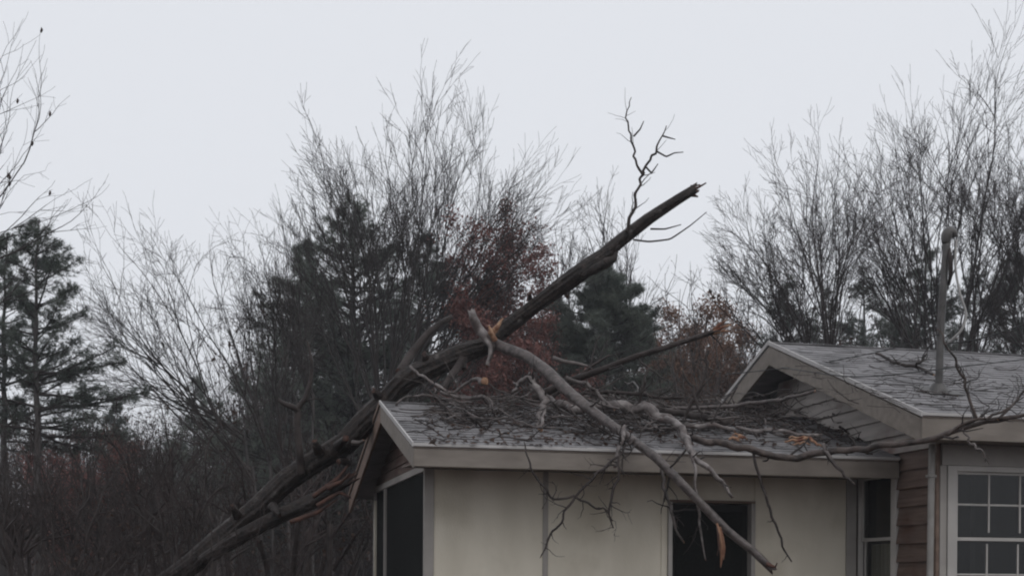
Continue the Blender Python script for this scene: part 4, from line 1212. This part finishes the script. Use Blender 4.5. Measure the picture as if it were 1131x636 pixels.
# -- saplings in the near thicket, left
def sapling(label, bx, dep, tips, r0=.03, n2=7, n3=4, n4=2, m=('limb_dark', 'twig_red'), group='saplings in the thicket left of the house', **k):
    return bare_tree('bare_sapling', label, bx, dep, tips, r0, n2, n3, n4, .5, k.get('ctrl', (.6, .5)), group, m, .02, (.35, .9), (.2, .45), (.25, .5), .2, wander=.13, rtw=.0028, base_spread=.15)
sapling('dark leaning sapling at lower left curving up from right to left', 122, 22, [(38, 492), (62, 520)], .045)
sapling('dark upright sapling left of the fallen trunk base', 130, 23, [(78, 478), (95, 500), (110, 520)], .045)
sapling('forked sapling midway between the left edge and fallen trunk', 148, 22, [(160, 520), (132, 540), (175, 500)], .04)
sapling('straight thin sapling just above the lower fallen trunk', 216, 24, [(223, 486), (240, 500), (200, 510)], .035)
sapling('twiggy sapling in the bottom left corner', 30, 21, [(12, 540), (45, 560), (-10, 520), (60, 580)], .03)
sapling('twiggy sapling below the fallen trunk near the house', 330, 21, [(350, 575), (318, 590), (372, 590), (300, 600)], .03)
sapling('low dark branch arching left to right across the fallen trunk base', 120, 16.4, [(335, 612), (300, 590), (250, 600)], .02, ctrl=(.3, .8))
sapling('arching sapling curving over the lower fallen trunk from the left', 60, 16.6, [(205, 560), (150, 585), (185, 600)], .025, ctrl=(.2, .8))
sapling('rising twiggy sapling in front of the broken stem near the gable', 255, 16.2, [(262, 520), (290, 560), (230, 560), (310, 600)], .02)
sapling('tall arching sapling left of the crooked dead branch', 200, 20, [(250, 420), (285, 440), (180, 440), (225, 470)], .04, ctrl=(.1, .6))
sapling('broad arching sapling in front of the left pine foot', 70, 22, [(5, 440), (130, 450), (160, 470), (30, 470)], .04, ctrl=(.15, .6))
lay = np.random.default_rng(77)
for i in range(34):
    x = lay.uniform(-30, 430); d = lay.uniform(19.5, 32)
    top = lay.uniform(400, 540)
    tips = [(x + lay.normal() * 18, top)] + [(x + lay.normal() * 40, top + lay.uniform(0, 60)) for _ in range(lay.integers(2, 5))]
    fan_tree('bare_sapling', 'thin bare sapling in the dark thicket left of the house', x + lay.normal() * 10, (x, lay.uniform(570, 620)), d, [(-lay.uniform(30, 60), lay.uniform(60, 120)), (lay.uniform(-15, 15), 600 - top), (lay.uniform(30, 60), lay.uniform(60, 120))],
             int(lay.integers(4, 8)), 6, lay.uniform(.016, .036), int(lay.integers(1, 3)), 'saplings in the thicket left of the house', ('limb_dark', 'twig_red' if lay.random() < .6 else 'twig'), .4, .32, .0, .5, 2.2, 'sapling')
for i in range(16):
    x = lay.uniform(430, 860); d = lay.uniform(30, 46)
    top = lay.uniform(340, 430)
    tips = [(x + lay.normal() * 14, top)] + [(x + lay.normal() * 34, top + lay.uniform(0, 60)) for _ in range(lay.integers(2, 5))]
    sapling('thin bare sapling behind the low roof and its branches', x + lay.normal() * 8, d, tips, lay.uniform(.03, .06), 7, 5, 2, ('trunk_tree', 'twig_red' if lay.random() < .5 else 'twig'), group='saplings behind the low roof')
for i in range(12):
    x = lay.uniform(860, 1150); d = lay.uniform(40, 52)
    top = lay.uniform(270, 350)
    tips = [(x + lay.normal() * 14, top)] + [(x + lay.normal() * 34, top + lay.uniform(0, 60)) for _ in range(lay.integers(2, 5))]
    sapling('thin bare sapling in the woods behind the right hand roof', x + lay.normal() * 8, d, tips, lay.uniform(.04, .07), 7, 5, 2, ('trunk_tree', 'twig_far'), group='saplings behind the right hand roof')

# -- brush and the far wood, too dense to count
def brush(name, label, n, yr, xr, hr, m, r=(.006, .018), per=6, leafn=0, leafm='leaf_brown', lsize=(.05, .1), seed=1, xdens=None, lean=.25):
    global rng
    keep = rng
    rng = np.random.default_rng(seed)
    y = rng.uniform(*yr, n)
    x = rng.uniform(*xr, n) * y
    z = ground_z(x, y) - .1
    base = np.stack([x, y, z], 1)
    h = rng.uniform(*hr, n)
    K = 7
    S = np.empty((n, K, 3)); S[:, 0] = base
    D = unit(np.stack([rng.normal(0, lean, n), rng.normal(0, lean, n), np.ones(n)], 1))
    for k in range(1, K):
        D = unit(D + rng.normal(size=(n, 3)) * .1)
        S[:, k] = S[:, k - 1] + D * (h / (K - 1))[:, None]
    rr = rng.uniform(*r, n)[:, None] * np.linspace(1, .3, K)[None]
    parts = [tubes(S, rr, 4)]
    a, ra = grow(S, rr, n * per, .2, 1, (.35, .95), (.2, .45), .05, .13, 5, .55, .004, .4)
    parts.append(tubes(a, ra, 3))
    c, rc = grow(a, ra, n * per * 3, .2, 1, (.35, .9), (.3, .6), .03, .13, 4, .65, .0035, .5)
    parts.append(tubes(c, rc, 3))
    V, Fs = merge(parts)
    o = link(name, np_mesh(name, V, Fs), m)
    tag(o, label, name.replace('_', ' ').split()[-1], kind='stuff')
    if leafn:
        idx = rng.integers(0, len(c), leafn)
        pos = c[idx, rng.integers(0, 4, leafn)] + rng.normal(size=(leafn, 3)) * .08
        V, T = leaves(pos, None, lsize, seed + 3)
        o2 = link('clinging_leaves', np_mesh('clinging_leaves', V, T, smooth=False), leafm, o)
        o2['kind'] = 'stuff'
    rng = keep
    return o

brush('near_brush', 'tangled dark brush filling the lower left under the fallen trunk', 110, (20, 34), (-.46, .0), (1.6, 4.2), 'twig_red', (.006, .02), 6, 1500, 'leaf_brown', (.03, .06), 21, lean=.6)
brush('middle_brush', 'dense twiggy undergrowth behind the house and fallen tree', 900, (34, 58), (-.5, .5), (2.5, 6.5), 'twig_red', (.008, .025), 7, 14000, 'leaf_brown', (.04, .09), 22, lean=.45)
brush('far_woods', 'far wooded rise of grey brown trunks and twigs low behind the left trees', 1300, (58, 125), (-.6, -.17), (4, 8.5), 'twig_far', (.02, .05), 7, 20000, 'leaf_brown', (.06, .14), 23, lean=.1)
brush('far_woods', 'far wooded rise of taller grey brown trees behind the house roofs', 2900, (52, 120), (-.2, .55), (6.5, 14), 'twig_far', (.02, .06), 8, 36000, 'leaf_brown', (.06, .15), 24, lean=.1)

# =================================================================== HAZE
hz = bpy.data.materials.new('mist')
hz.use_nodes = True
hn = hz.node_tree.nodes
hn.clear()
ho = hn.new('ShaderNodeOutputMaterial')
hv = hn.new('ShaderNodeVolumePrincipled')
hv.inputs['Color'].default_value = (.93, .95, 1, 1)
hv.inputs['Density'].default_value = .0009
hz.node_tree.links.new(hv.outputs[0], ho.inputs['Volume'])
M['mist'] = hz
bm = bmesh.new()
bmesh.ops.create_cube(bm, size=1)
bmesh.ops.scale(bm, verts=bm.verts, vec=(1010, 910, 36))
bmesh.ops.translate(bm, verts=bm.verts, vec=(0, 250, 15))
me = bpy.data.meshes.new('haze'); bm.to_mesh(me); bm.free()
tag(link('haze', me, 'mist'), kind='stuff')
